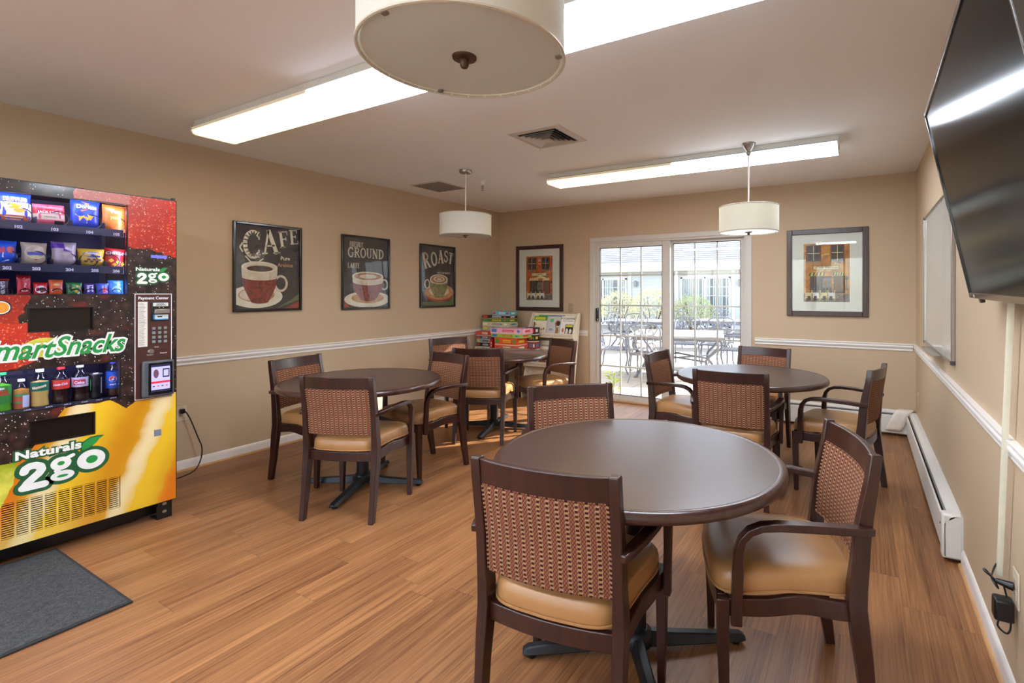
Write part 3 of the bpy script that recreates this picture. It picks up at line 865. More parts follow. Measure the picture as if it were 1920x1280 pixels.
# ------------------------------------------------------------------ vending machine
VU = .955
def wrap_mat():
    m = Mat('printed_fruit_wrap', .28); m.coat(.4, .08)
    x, y, z = m.obj(); u = x + VU; v = z; P2 = m.vec(u, 0.0, v)
    n1 = m.noise(P2, 7, 2) - .5; n2 = m.noise(m.vec(u + 9.0, 1.0, v), 22, 3) - .5
    # berries
    cell = m.voro(m.vec(u + n2 * .02, 0.0, v), 26)
    berry = m.mix(cell.ss(.0, .75), (72, 50, 46), (24, 17, 17))
    redp = m.noise(m.vec(u, 5.0, v), 11, 1).ss(.60, .72)
    berry = m.mix(redp * .7, berry, (110, 36, 30))
    sp = m.voro(m.vec(u * 1.0 + v * .25, 2.0, v * .8), 75).lt(.17) * m.noise(m.vec(u, 3.0, v), 16, 1).gt(.47)
    berry = m.mix(sp * .85, berry, (226, 226, 224))
    # strawberries
    pit = m.voro(m.vec(u, 4.0, v), 48)
    straw = m.mix((n1 * 1.6 + .5).clamp(), (146, 26, 18), (214, 54, 30))
    straw = m.mix(pit.ss(.05, .3), (238, 120, 60), straw)
    hl = m.noise(m.vec(u * 1.4, 6.0, v), 60, 3, .6, 1.5).gt(.645)
    straw = m.mix(hl * .75, straw, (246, 206, 186))
    # bananas
    t = u * 5.2 - v * 1.9 + n1 * .45
    w = (t * 3.2).op(None, 'SINE')
    ban = m.mix((w * .5 + .5), (208, 142, 22), (240, 196, 44))
    w2 = ((t * 3.2 + 1.3).op(None, 'SINE')).ss(.55, 1.0)
    ban = m.mix(w2 * .8, ban, (244, 232, 190))
    w3 = ((t * 1.6 + 2.6).op(None, 'SINE')).ss(.86, 1.0)
    ban = m.mix(w3 * .75, ban, (226, 110, 24))
    ban = m.mix((.34 - v).ss(0, .3) * (1.2 - u).ss(0, .4) * .5, ban, (238, 214, 130))
    kiwi = m.mix((m.noise(P2, 9, 3)).ss(.35, .65), (150, 164, 30), (236, 226, 96))
    # composition
    edge = n1 * .10 + n2 * .03
    c = berry
    rt = (v - 1.60 + (u - 1.35) * .2 + edge).gt(0) * u.gt(1.22)
    c = m.mix(rt, c, straw)
    top = v.gt(1.866) * (u + edge).gt(1.02) * u.lt(1.25)
    c = m.mix(top, c, m.mix(.45, straw, (206, 150, 140)))
    lm = (u + edge * 1.2).lt(.84) * v.lt(1.45) * (v + edge).gt(1.22)
    c = m.mix(lm, c, m.mix(.5, straw, (110, 34, 26)))
    lm2 = (u + edge).lt(.93) * (v + edge).lt(1.225) * (v - (u - .8) * .5 + edge).gt(.98)
    c = m.mix(lm2, c, straw)
    leaf = ((u - .91).op(2.0, 'POWER') * 3.0 + (v - 1.08).op(2.0, 'POWER') * 9.0 + edge * .1).lt(.022)
    c = m.mix(leaf, c, kiwi)
    bnd = .755 - ((.98 - u).clamp() * 1.5).mn(.24)
    bb = bnd - ((u - 1.235).abs() * -14.0 + 1.0).clamp() * .055 + edge * .35
    yel = (v - bb).lt(0)
    c = m.mix(yel, c, ban)
    ky = (u - v * .45 + n1 * .12).lt(.60) * (v - bb).lt(0)
    c = m.mix(ky, c, kiwi)
    m.col(c)
    return m.m
M_wrap = wrap_mat()
M_cab = P((20, 20, 22), .4)
M_cav = P((44, 46, 74), .45, .2)
M_shelf = P((66, 68, 84), .35, .5)
M_num = P((236, 236, 240), .5)
M_led = emis('machine_interior_lamp', (214, 218, 255), 30.0)
vm = empty('vending_machine', (-3.66, VU, 0), pi / 2, 'tall snack and drink vending machine wrapped in fruit pictures against the left wall', 'vending machine')
def vp(mb, name, mat=None, parent=vm, **k): return mb.build(name, mat, parent, off=(VU, 0, 0), **k)
U0, U1, Z0, Z1 = .435, 1.474, .105, 1.92
# cabinet shell behind the door
b = MB()
b.box(U0, U0 + .02, .04, .80, Z0, Z1 - .005).box(U1 - .022, U1 - .002, .04, .80, Z0, Z1 - .005).box(U0 + .02, U1 - .022, .78, .80, Z0, Z1 - .005)
b.box(U0 + .02, U1 - .022, .04, .78, Z1 - .025, Z1 - .005).box(U0 + .02, U1 - .022, .04, .78, Z0, Z0 + .02)
vp(b, 'cabinet', M_cab, bevel=.002)
# liner of the compartments
b = MB()
for (a0, a1, c0, c1, dd) in ((.48, 1.275, 1.335, 1.89, .42), (.49, 1.225, .735, .99, .36)):
    b.box(a0 - .01, a0, .03, dd, c0, c1).box(a1, a1 + .01, .03, dd, c0, c1).box(a0, a1, dd, dd + .01, c0, c1)
    b.box(a0, a1, .03, dd, c1, c1 + .01).box(a0, a1, .03, dd, c0 - .01, c0)
vp(b, 'liner', M_cav)
# door with openings
openings = [(.50, 1.242, 1.35, 1.862), (.50, 1.211, .762, .976), (.843, 1.093, 1.16, 1.285), (.849, 1.10, .588, .711), (.50, 1.204, .147, .325)]
us = sorted(set([U0, U1] + [o[0] for o in openings] + [o[1] for o in openings]))
zz = sorted(set([Z0, Z1] + [o[2] for o in openings] + [o[3] for o in openings]))
b = MB()
for j in range(len(zz) - 1):
    run = None
    for i in range(len(us) - 1):
        cu, cz = (us[i] + us[i + 1]) / 2, (zz[j] + zz[j + 1]) / 2
        solid = not any(o[0] < cu < o[1] and o[2] < cz < o[3] for o in openings)
        if solid and run is None: run = us[i]
        if (not solid or i == len(us) - 2) and run is not None:
            b.box(run, us[i + 1] if solid else us[i], 0, .038, zz[j], zz[j + 1]); run = None
dr = vp(b, 'door', M_wrap, smooth=0)
b = MB()
b.box(U0 - .003, U0, -.001, .04, Z0, Z1 + .003).box(U1, U1 + .003, -.001, .04, Z0, Z1 + .003).box(U0, U1, -.001, .04, Z1, Z1 + .004).box(U0, U1, -.001, .04, Z0 - .004, Z0)
vp(b, 'edge_trim', M_black, dr)
for (a0, a1, c0, c1) in openings[:2]:
    b = MB().box(a0, a1, .006, .010, c0, c1)
    vp(b, 'window_pane', M_vglass, dr, smooth=0)
    b = MB(); w = .004
    b.box(a0, a0 + w, -.002, .012, c0, c1).box(a1 - w, a1, -.002, .012, c0, c1).box(a0, a1, -.002, .012, c0, c0 + w).box(a0, a1, -.002, .012, c1 - w, c1)
    vp(b, 'window_gasket', M_black, dr)
for (a0, a1, c0, c1) in openings[2:4]:
    b = MB().box(a0 + .003, a1 - .003, .012, .018, c0 + .003, c1 - .003)
    f = vp(b, 'delivery_flap', P((26, 20, 18), .18), dr, bevel=.004)
    b = MB(); w = .005
    b.box(a0, a0 + w, -.003, .03, c0, c1).box(a1 - w, a1, -.003, .03, c0, c1).box(a0, a1, -.003, .03, c0, c0 + w).box(a0, a1, -.003, .03, c1 - w, c1)
    vp(b, 'flap_bezel', M_black, dr)
# air grille
b = MB()
for i in range(16):
    zc = .147 + .178 * (i + .5) / 16
    b.box(.50, 1.204, .001, .006, zc - .0026, zc + .0026)
for i in range(15):
    uc = 1.204 - .0505 * i
    if uc > .5: b.box(uc - .0035, uc + .0035, .0, .006, .147, .325)
vp(b, 'vent_grille', M_wrap, dr, smooth=0)
vp(MB().box(.49, 1.215, .03, .036, .14, .33), 'grille_backing', P((24, 18, 14), .8), smooth=0)
# kick area, feet
vp(MB().box(U0 + .03, U1 - .05, .10, .13, .012, Z0), 'kick_panel', M_black)
for uc in (U0 + .07, U1 - .055):
    b = MB().prism([(uc - .038, .0), (uc + .038, .0), (uc + .038, .105), (uc - .02, .105), (uc - .038, .07)], .008, .014)
    b.box(uc - .038, uc + .038, .014, .10, 0, .008)
    ft = vp(b, 'foot', M_black, bevel=.001)
    s_ = MB()
    for zc in (.042, .088): s_.ell(uc, zc, .012, .009, .0075, None, n=16)
    vp(s_, 'bolt_head', M_steel, ft, smooth=0)
# top hinge
vp(MB().box(1.36, 1.47, .002, .12, Z1 + .004, Z1 + .010).box(1.455, 1.47, .0, .02, Z1 + .006, Z1 + .018), 'hinge_bracket', M_black)
# machine lamp; extra hidden strips are added to brighten the products
vp(MB().box(.52, 1.22, .042, .060, 1.875, 1.885), 'interior_lamp', M_led)
vp(MB().box(1.262, 1.270, .042, .060, 1.36, 1.86), 'interior_lamp', M_led)
vp(MB().box(.484, .490, .042, .060, 1.36, 1.86), 'interior_lamp', M_led)
vp(MB().box(.52, 1.19, .042, .056, .9765, .9845), 'interior_lamp', M_led)
# shelves with price strip numbers
def shelf(z, nums, zt=.035, u1=1.238, d0=.05, d1=.41, n0=None):
    b = MB().box(.495, u1, d0, d1, z - .006, z).box(.495, u1, d0 - .004, d0, z - zt, z + .006)
    sh = vp(b, 'shelf', M_shelf, bevel=.001)
    t = MB()
    for uu, s in nums: t.text(s, .021, uu, z - zt * .78, d0 - .0045, None, off=.001)
    vp(t, 'number_strip', M_num, sh, smooth=0)
    for k in range(1, 1): pass
    return sh
shelf(1.715, [(.70, '101'), (.82, '102'), (.952, '103'), (1.09, '104'), (1.205, '105')])
shelf(1.505, [(.782, '202'), (.885, '203'), (1.01, '204'), (1.113, '205'), (1.205, '206')])
shelf(1.343, [], .012)
shelf(.764, [(.76, '401'), (.851, '402'), (.930, '403'), (1.00, '404'), (1.069, '405'), (1.13, '406'), (1.19, '407')], .016, 1.205)
# dividers and coils
b = MB()
for uu in (.755, .886, 1.022, 1.156): b.box(uu, uu + .002, .05, .4, 1.715, 1.755)
for uu in (.828, .948, 1.056, 1.166): b.box(uu, uu + .002, .05, .4, 1.505, 1.54)
vp(b, 'divider', M_shelf)
def coil(uc, z, rad, turns=4):
    n = 20 * turns
    b = MB().tube([(uc + rad * sin(2 * pi * i / 20), .068 + .05 * i / 20, z + rad + .004 - rad * cos(2 * pi * i / 20)) for i in range(n)], .0023, 5)
    vp(b, 'coil', M_black)
for uc in (.84, .978, 1.113, 1.222): coil(uc, 1.716, .038)
for uc in (.79, .895, 1.012, 1.10, 1.195): coil(uc, 1.506, .034)
for uc in (.79, .856, .916, .975, 1.047, 1.109, 1.165, 1.222): coil(uc, 1.345, .017, 5)

# payment panel
M_pp = P((70, 38, 34), .35, coat=.3)
b = MB().box(1.269, 1.453, -.004, 0.0, .735, 1.357)
pay = vp(b, 'payment_panel', M_pp, bevel=.001)
b = MB(); w = .0035; y_ = -.0052
for q in ((1.271, 1.451, 1.352, 1.3555), (1.271, 1.451, .738, .7415), (1.271, 1.2745, .738, 1.3555), (1.4475, 1.451, .738, 1.3555)): b.rect(q[0], q[1], q[2], q[3], -.0045, M_num)
b.text('Payment Center', .0235, 1.361, 1.322, -.0045, M_num, off=.0006, xs=.95)
b.text('Coin', .011, 1.375, 1.036, -.0045, M_num)
b.text('Return', .011, 1.344, .992, -.0045, M_num).text('Deposit', .011, 1.41, .998, -.0045, M_num)
vp(b, 'lettering', None, pay, smooth=0)
b = MB().rect(1.286, 1.331, 1.045, 1.308, -.0055, P((226, 222, 216), .7))
for i in range(34): b.rect(1.291, 1.312 + .012 * random.random(), 1.055 + i * .0073, 1.0572 + i * .0073, -.006, P((120, 118, 120), .8))
vp(b, 'price_list', None, pay, smooth=0)
b = MB().box(1.349, 1.434, -.012, -.004, 1.195, 1.306)
rd = vp(b, 'bill_reader', M_black, pay, bevel=.003)
b = MB().rect(1.355, 1.430, 1.281, 1.302, -.0125, P((214, 218, 216), .5)); vp(b, 'sticker', None, rd, smooth=0); b = MB().rect(1.356, 1.430, 1.200, 1.232, -.0125, P((212, 222, 228), .5)).rect(1.356, 1.364, 1.200, 1.232, -.0128, P((60, 150, 206), .5)).rect(1.356, 1.430, 1.200, 1.206, -.0128, P((60, 150, 206), .5))
b = vp(b, 'sticker', None, rd, smooth=0) and MB()
for i in range(3): b.rect(1.366 + .004 * i, 1.42 - .006 * i, 1.285 + .005 * i, 1.2875 + .005 * i, -.0130, M_black)
b.rect(1.376, 1.40, 1.215, 1.222, -.0130, M_black).rect(1.384, 1.388, 1.272, 1.276, -.0130, P((220, 230, 40), .5)).rect(1.403, 1.407, 1.272, 1.276, -.0130, P((220, 230, 40), .5))
vp(b, 'indicator', None, rd, smooth=0)
vp(MB().prism([(1.356, 1.238), (1.430, 1.238), (1.430, 1.264), (1.360, 1.264)], -.034, -.012), 'bill_mouth', P((150, 144, 140), .3, .6), rd, bevel=.003)
for r_ in range(4):
    for c_ in range(3):
        cu, cz = 1.361 + c_ * .0285, 1.150 - r_ * .0265
        vp(MB().box(cu - .008, cu + .008, -.009, -.004, cz - .008, cz + .008), 'key', P((134, 146, 154), .4, .3), pay, bevel=.002)
b = MB().lathe([(0, 0), (.016, 0), (.015, .009), (.012, .012), (0, .012)], 20, mat=None, T=Matrix.Translation((1.346, -.004, 1.014)) @ Matrix.Rotation(pi / 2, 4, 'X'))
vp(b, 'coin_return_button', M_steel, pay)
vp(MB().box(1.397, 1.423, -.006, -.004, 1.019, 1.0225), 'coin_slot', M_black, pay)
# touch screen reader
b = MB().box(1.300, 1.455, -.030, -.004, .747, .960)
ts = vp(b, 'touch_reader', P((78, 84, 92), .45), pay, bevel=.010, seg=3)
vp(MB().box(1.326, 1.444, -.0325, -.030, .760, .948), 'reader_bezel', P((16, 16, 20), .2), ts, bevel=.003)
M_scr = emis('reader_display', (196, 190, 250), .8, (60, 60, 70))
M_scr2 = emis('reader_display_dark', (40, 36, 90), .5, (20, 20, 30))
M_scr3 = emis('reader_display_red', (226, 40, 70), .8, (90, 20, 20))
b = MB().rect(1.339, 1.431, .775, .935, -.0328, M_scr).rect(1.339, 1.431, .923, .935, -.0331, M_scr2).rect(1.339, 1.431, .775, .788, -.0331, M_scr2).rect(1.339, 1.431, .826, .838, -.0331, M_scr3)
b.ell(1.362, .883, .013, .026, -.0331, P((120, 80, 100), .4)).rect(1.394, 1.428, .858, .910, -.0331, M_scr2).rect(1.399, 1.423, .866, .902, -.0334, M_scr)
for i in range(4): b.rect(1.346 + i * .021, 1.356 + i * .021, .806, .812, -.0331, M_scr3 if i % 2 else M_scr2)
vp(b, 'display', None, ts, smooth=0)
b = MB().rect(1.349, 1.428, 1.567, 1.585, -.0008, emis('blue_message_strip', (110, 112, 255), .75, (60, 60, 120)))
vp(b, 'message_display', None, smooth=0)
vp(MB().box(1.364, 1.398, -.003, 0, .508, .545), 'lock_cover', P((120, 130, 146), .4), bevel=.003)
# printed lettering
Gd, Gl, Wh = P((30, 92, 56), .4), P((36, 146, 70), .4), P((238, 240, 238), .4)
b = MB()
sm = 'SmartSnacks'
for (off_, mt, yy) in ((.0125, Wh, -.0008), (.0025, Gl, -.0016)):
    b.text('Smart', .140, .672, 1.029, yy, mt, shear=.35, off=off_, align='LEFT', xs=.80, space=.96)
    b.text('Snacks', .140, .930, 1.034, yy, mt, shear=.35, off=off_, align='LEFT', xs=.80, space=.96)
vp(b, 'brand_lettering', None, dr, smooth=0)
def fat(b, pts, w, y, mat):
    for i in range(len(pts) - 1):
        (a, c), (d, e) = pts[i], pts[i + 1]; L = hypot(d - a, e - c) or 1e-6
        nx, nz = -(e - c) / L * w / 2, (d - a) / L * w / 2
        b.poly([(a + nx, c + nz), (d + nx, e + nz), (d - nx, e - nz), (a - nx, c - nz)], y - 4e-5 * i, mat)
    for i, (a, c) in enumerate(pts): b.ell(a, c, w / 2, w / 2, y - 2e-5 - 4e-5 * i, mat, n=14)
def logo(b, s, u, v, green_rim):
    two = [(.018, .098), (.022, .112), (.038, .122), (.058, .122), (.076, .112), (.080, .095), (.070, .078), (.050, .060), (.030, .040), (.022, .026)]
    base = [(.014, .018), (.09, .018)]
    X = lambda p: (u + p[0] * s, v + p[1] * s)
    rm = .018
    for e, mt, yy in ((rm, green_rim, -.0006), (0, Wh, -.0016)):
        fat(b, [X(p) for p in two], (.034 + 2 * e) * s, yy, mt); fat(b, [X(p) for p in base], (.034 + 2 * e) * s, yy - .0006, mt)
        b.ell(*X((.152, .104)), (.040 + e) * s, (.034 + e) * s, yy - .00052, mt); fat(b, [X((.178, .128)), X((.198, .136))], (.018 + 2 * e) * s, yy - .00054, mt)
        b.ell(*X((.158, .040)), (.046 + e) * s, (.026 + e) * s, yy - .00066, mt); fat(b, [X((.136, .070)), X((.146, .056))], (.022 + 2 * e) * s, yy - .0007, mt)
        b.ell(*X((.272, .092)), (.058 + e) * s, (.052 + e) * s, yy - .00045, mt)
    b.ell(*X((.152, .105)), .014 * s, .011 * s, -.0024, Gl); b.ell(*X((.158, .038)), .022 * s, .007 * s, -.0024, Gl); b.ell(*X((.274, .092)), .024 * s, .021 * s, -.0024, Gl)
    for off_, mt, yy in ((.009, Gd, -.0026), (.0022, Wh, -.0032)):
        b.text('Naturals', .056 * s, u + .108 * s, v + .166 * s, yy, mt, off=off_ * s, xs=1.22, rot=0.0, space=1.04)
    lf = [(0, 0), (-.004, .02), (.008, .042), (.035, .058), (.062, .060), (.088, .056), (.072, .048), (.058, .030), (.040, .014), (.020, .004)]
    b.poly([(u + (.228 + 1.12 * a) * s, v + (.145 + 1.2 * c) * s) for a, c in lf], -.0028, Gd)
    b.poly([(u + (.235 + .95 * a) * s, v + (.150 + 1.0 * c) * s) for a, c in lf], -.0032, Gl)
b = MB().ell(.752, 1.288, .036, .036, -.0006, P((20, 26, 60), .4)).ell(.752, 1.288, .031, .031, -.0010, P((236, 236, 230), .4)).ell(.752, 1.288, .027, .027, -.0014, P((230, 150, 50), .4))
vp(b, 'round_badge', None, dr, smooth=0)
b = MB(); logo(b, 1.0, .812, .362, Gd); vp(b, 'large_logo', None, dr, smooth=0)
b = MB(); logo(b, .47, 1.283, 1.412, Gd); vp(b, 'small_logo', None, dr, smooth=0)

# ---- products: each one stands in the machine on its own
def wpos(u, d, z): return (-3.66 - d, u, z)
def bag(name, u, z, w, h, d, art, label, group='snack packets in the vending machine', bulge=.030, tilt=0.0, lean=.06):
    """art(mb, B): prints shapes in unit coords on the front, B(x,z) -> y"""
    def yb(x, zc, s=-1):
        ax, az = abs(x / (w / 2)), abs((zc - h / 2) / (h / 2))
        k = max(0, 1 - min(1, ax) ** 3) * max(0, 1 - min(1, az) ** 4)
        return s * (bulge * k ** .7 + .0006) + .002 * sin(x * 160 + zc * 90) * (1 - k)
    mb = MB(); base = art(None, None, None, None)
    def wid(zc): return 1 - .06 * sin(pi * min(1, max(0, zc / h)))
    for s in (-1, 1):
        mb.grid(lambda a, c, s=s: ((a - .5) * w * wid(c * h), yb((a - .5) * w, c * h, s), c * h), 14, 16, base)
    def warp(x, y, z):
        zc = z; a = x / wid(zc)
        return (x, yb(a, zc) - y, zc)
    k0 = len(mb.v)
    art(mb, w, h, warp)
    o = mb.build(name, None, None, smooth=60, cat='snack packet', label=label, group=group)
    o.location = wpos(u, d, z); o.rotation_euler = (-lean, R_(tilt), pi / 2)
    return o
def W(mb, pts, y, mat, warp, n=1):
    """polygon printed on the bulge, subdivided as a fan strip"""
    vs = [warp(a, y, c) for a, c in pts]; cx = sum(p[0] for p in pts) / len(pts); cz = sum(p[1] for p in pts) / len(pts)
    vs.append(warp(cx, y, cz)); k = len(pts)
    mb.add(vs, [(i, (i + 1) % k, k) for i in range(k)], mat)
def Wr(mb, x0, x1, z0, z1, y, mat, warp, nx=8, nz=3):
    mb.grid(lambda a, c: warp(x0 + (x1 - x0) * a, y, z0 + (z1 - z0) * c), nx, nz, mat)
def We(mb, cx, cz, rx, rz, y, mat, warp, n=20): W(mb, [(cx + rx * cos(2 * pi * i / n), cz + rz * sin(2 * pi * i / n)) for i in range(n)], y, mat, warp)
cB, cW, cO, cR, cY = P((38, 74, 190), .3), P((236, 236, 234), .4), P((226, 120, 40), .3), P((196, 40, 40), .3), P((226, 186, 50), .35)
cBr, cTan, cPk, cPur, cGr, cDk = P((120, 80, 56), .5), P((206, 186, 150), .5), P((206, 86, 100), .35), P((100, 52, 160), .35), P((60, 140, 60), .35), P((26, 24, 30), .3)
def a_ruf(mb, w, h, wp):
    if mb is None: return cB
    Wr(mb, -w * .5, w * .5, h * .0, h * .25, .0006, cO, wp); Wr(mb, -w * .5, w * .5, h * .25, h * .68, .0006, cW, wp)
    We(mb, -w * .08, h * .55, w * .22, h * .08, .0009, cY, wp); We(mb, w * .1, h * .42, w * .16, h * .07, .0009, cY, wp)
    mb.text('RUFFLES', .026, 0, h * .72, .0014, cW, off=.0022, warp=wp, xs=.86); mb.text('RUFFLES', .026, 0, h * .72, .0019, cR, off=.0003, warp=wp, xs=.86)
    Wr(mb, -w * .3, w * .2, h * .17, h * .20, .0012, cW, wp); Wr(mb, -w * .28, w * .15, h * .10, h * .12, .0012, cW, wp)
def a_jl(mb, w, h, wp):
    if mb is None: return cPk
    Wr(mb, -w * .5, w * .5, h * .55, h * .95, .0006, cR, wp); Wr(mb, -w * .5, w * .5, h * .28, h * .55, .0006, cTan, wp)
    mb.text("JACK LINK'S", .0165, 0, h * .58, .0012, cW, off=.0006, warp=wp); mb.text('ORIGINAL', .011, 0, h * .38, .0012, cDk, warp=wp)
    Wr(mb, w * .12, w * .45, h * .04, h * .24, .001, cDk, wp)
def a_dor(mb, w, h, wp):
    if mb is None: return cB
    W(mb, [(-.02, h * .92), (.012, h * .88), (-.002, h * .78)], .0008, cO, wp); W(mb, [(-.026, h * .62), (-.002, h * .66), (.03, h * .70), (-.022, h * .57)], .0008, cO, wp)
    mb.text('Doritos', .031, 0, h * .68, .0016, cDk, off=.003, warp=wp, xs=.86); mb.text('Doritos', .031, 0, h * .68, .0021, cW, off=.0008, warp=wp, xs=.86)
    for a, c_, s in ((-.030, .40, 1), (.0, .34, 1), (.014, .42, .8)): W(mb, [(a - .016 * s, h * c_ + .012), (a + .022 * s, h * c_ + .006), (a + .002, h * c_ - .028 * s)], .0009, cY, wp)
def a_fun(mb, w, h, wp):
    if mb is None: return P((214, 130, 46), .35)
    mb.text('Fun', .030, 0, h * .66, .0014, cW, off=.0012, warp=wp); mb.text('yuns', .026, 0, h * .45, .0014, P((250, 226, 120), .4), off=.001, warp=wp)
    We(mb, w * .12, h * .15, w * .3, h * .12, .0008, cO, wp)
def a_pop(mb, w, h, wp):
    if mb is None: return P((40, 92, 206), .3)
    W(mb, [(-w * .45, h * .45), (-w * .1, h * .5), (w * .15, h * .15), (-w * .1, h * .08)], .0008, cW, wp); We(mb, w * .2, h * .6, w * .16, h * .14, .001, P((224, 110, 90), .4), wp)
    W(mb, [(-w * .3, h * .7), (-w * .05, h * .72), (0, h * .5), (-w * .2, h * .45)], .0012, cPk, wp)
def a_muf(mb, w, h, wp):
    if mb is None: return P((206, 190, 158), .25, .05)
    We(mb, 0, h * .55, w * .38, h * .3, .0008, P((214, 210, 150), .4), wp); Wr(mb, -w * .3, w * .3, h * .42, h * .56, .0012, P((88, 96, 170), .4), wp)
    W(mb, [(-w * .28, h * .33), (w * .3, h * .30), (w * .02, h * .08)], .0014, cR, wp); We(mb, 0, h * .3, w * .42, h * .22, .0004, cTan, wp)
def a_big(mb, w, h, wp):
    if mb is None: return P((190, 178, 176), .25, .05)
    Wr(mb, -w * .5, -w * .05, h * .72, h * .98, .0008, cPur, wp)
    W(mb, [(-w * .1, h * .74), (w * .5, h * .56), (w * .5, h * .42), (-w * .1, h * .6)], .0012, cPur, wp)
    mb.text('BIG', .018, w * .1, h * .66, .002, cW, off=.0006, warp=wp, rot=-14)
    We(mb, -w * .02, h * .28, w * .42, h * .26, .0005, P((206, 190, 176), .5), wp)
def a_amo(mb, w, h, wp):
    if mb is None: return cY
    We(mb, 0, h * .36, w * .38, h * .24, .0006, cTan, wp); We(mb, 0, h * .66, w * .36, h * .15, .001, P((90, 120, 170), .4), wp)
    mb.text('Famous', .016, -w * .06, h * .68, .0016, cW, off=.0006, warp=wp, shear=.3); mb.text('Amos', .018, w * .08, h * .52, .0016, P((34, 60, 130), .4), off=.0008, warp=wp, shear=.3)
    for k in range(6): We(mb, -w * .25 + k * w * .1, h * (.28 + .1 * (k % 2)), .008, .006, .0012, cBr, wp)
def a_chz(mb, w, h, wp):
    if mb is None: return cR
    mb.text('CHEEZ-IT', .022, 0, h * .66, .0016, cDk, off=.002, warp=wp, xs=.9); mb.text('CHEEZ-IT', .022, 0, h * .66, .0021, cW, off=.0005, warp=wp, xs=.9)
    for a, c_ in ((-.02, .34), (.01, .28), (.035, .2), (-.005, .14)): W(mb, [(a - .012, h * c_), (a, h * c_ + .012), (a + .013, h * c_), (a, h * c_ - .012)], .001, cY, wp)
bag('chip_bag', .821, 1.716, .124, .155, .115, a_ruf, 'blue and orange crisp bag with white middle, top shelf of the vending machine')
bag('jerky_bag', .951, 1.716, .122, .115, .115, a_jl, 'red and beige jerky bag on the top machine shelf', bulge=.02, tilt=-2)
bag('tortilla_chip_bag', 1.090, 1.716, .126, .162, .12, a_dor, 'bright blue tortilla chip bag on the top machine shelf', tilt=2)
bag('corn_snack_bag', 1.214, 1.716, .108, .152, .115, a_fun, 'orange onion-ring snack bag at the right end of the top machine shelf', tilt=2)
bag('toaster_pastry_bag', .785, 1.506, .09, .118, .11, a_pop, 'blue pastry packet at the left edge of the second machine shelf')
bag('muffin_bag', .893, 1.506, .098, .118, .115, a_muf, 'clear-wrapped cookie with pale green label on the second machine shelf', bulge=.026)
bag('pastry_bag', 1.007, 1.506, .102, .130, .115, a_big, 'clear-wrapped iced bun with purple label on the second machine shelf', bulge=.032)
bag('cookie_bag', 1.117, 1.506, .116, .102, .115, a_amo, 'yellow cookie bag on the second machine shelf')
bag('cracker_bag', 1.216, 1.506, .092, .112, .12, a_chz, 'red cheese cracker bag at the right end of the second machine shelf', tilt=4)
def bar(u, z, w, h, base, art, label, nm='candy_bar', d=.11):
    def A(mb, w_, h_, wp):
        if mb is None: return base
        art(mb, w_, h_, wp)
    return bag(nm, u, z, w, h, d, A, label, 'candy in the vending machine', bulge=.012, lean=.12)
cRed = P((206, 34, 34), .28)
bar(.779, 1.345, .05, .088, P((70, 34, 34), .3), lambda mb, w, h, wp: (Wr(mb, -w * .5, w * .5, h * .9, h, .0006, cR, wp), mb.text("HERSHEY'S", .020, .007, .004, .001, cW, off=.0006, warp=wp, rot=90, align='LEFT', xs=.72)), 'dark brown chocolate bar standing at the left of the third machine shelf')
bar(.856, 1.345, .054, .108, cRed, lambda mb, w, h, wp: (W(mb, [(-.012, h * .2), (.01, h * .2), (.018, h * .85), (-.004, h * .85)], .0006, cW, wp), mb.text('KitKat', .016, .008, h * .26, .001, cRed, off=.0008, warp=wp, rot=80, align='LEFT')), 'tall red wafer bar, tallest on the third machine shelf')
bar(.916, 1.345, .056, .070, cRed, lambda mb, w, h, wp: (We(mb, 0, h * .45, .022, .020, .0006, cW, wp), We(mb, .004, h * .45, .012, .012, .001, cBr, wp)), 'short red wafer packet with white disc, third machine shelf')
bar(.975, 1.345, .056, .086, P((232, 100, 28), .3), lambda mb, w, h, wp: (W(mb, [(-.02, h * .4), (.022, h * .55), (.022, h * .4), (-.018, h * .22)], .0006, cW, wp), We(mb, 0, h * .68, .014, .006, .0008, cY, wp)), 'orange peanut butter cup packet on the third machine shelf')
bar(1.047, 1.345, .066, .072, cGr, lambda mb, w, h, wp: [We(mb, a, c_, .007, .007, .0006, q, wp) for a, c_, q in ((.01, .05, cY), (.02, .03, cR), (0.004, .022, cY), (.016, .012, cW), (-.006, .04, P((150, 200, 60), .4)))] + [Wr(mb, -w * .45, -w * .2, .01, .06, .0006, cDk, wp, 2, 2)], 'green packet of fruit sweets on the third machine shelf')
bar(1.109, 1.345, .044, .068, P((90, 60, 130), .3), lambda mb, w, h, wp: (Wr(mb, -.012, .014, h * .08, h * .85, .0006, P((214, 214, 236), .4), wp), mb.text('SNICKERS', .012, .006, .008, .001, P((60, 50, 160), .4), off=.001, warp=wp, rot=90, align='LEFT', xs=.8)), 'narrow purple-brown nougat bar on the third machine shelf')
bar(1.165, 1.345, .056, .070, P((64, 90, 190), .3), lambda mb, w, h, wp: (W(mb, [(-.02, h * .75), (.0, h * .8), (.012, h * .2), (-.004, h * .15)], .0006, cTan, wp), We(mb, .008, h * .4, .012, .018, .0008, cPk, wp)), 'blue wafer packet leaning on the third machine shelf')
bar(1.225, 1.345, .070, .088, P((40, 120, 200), .25), lambda mb, w, h, wp: (We(mb, 0, h * .4, .02, .02, .0006, P((110, 170, 230), .3), wp), We(mb, .01, h * .7, .008, .005, .0009, P((220, 190, 150), .4), wp)), 'shiny light blue snack packet at the right end of the third machine shelf')

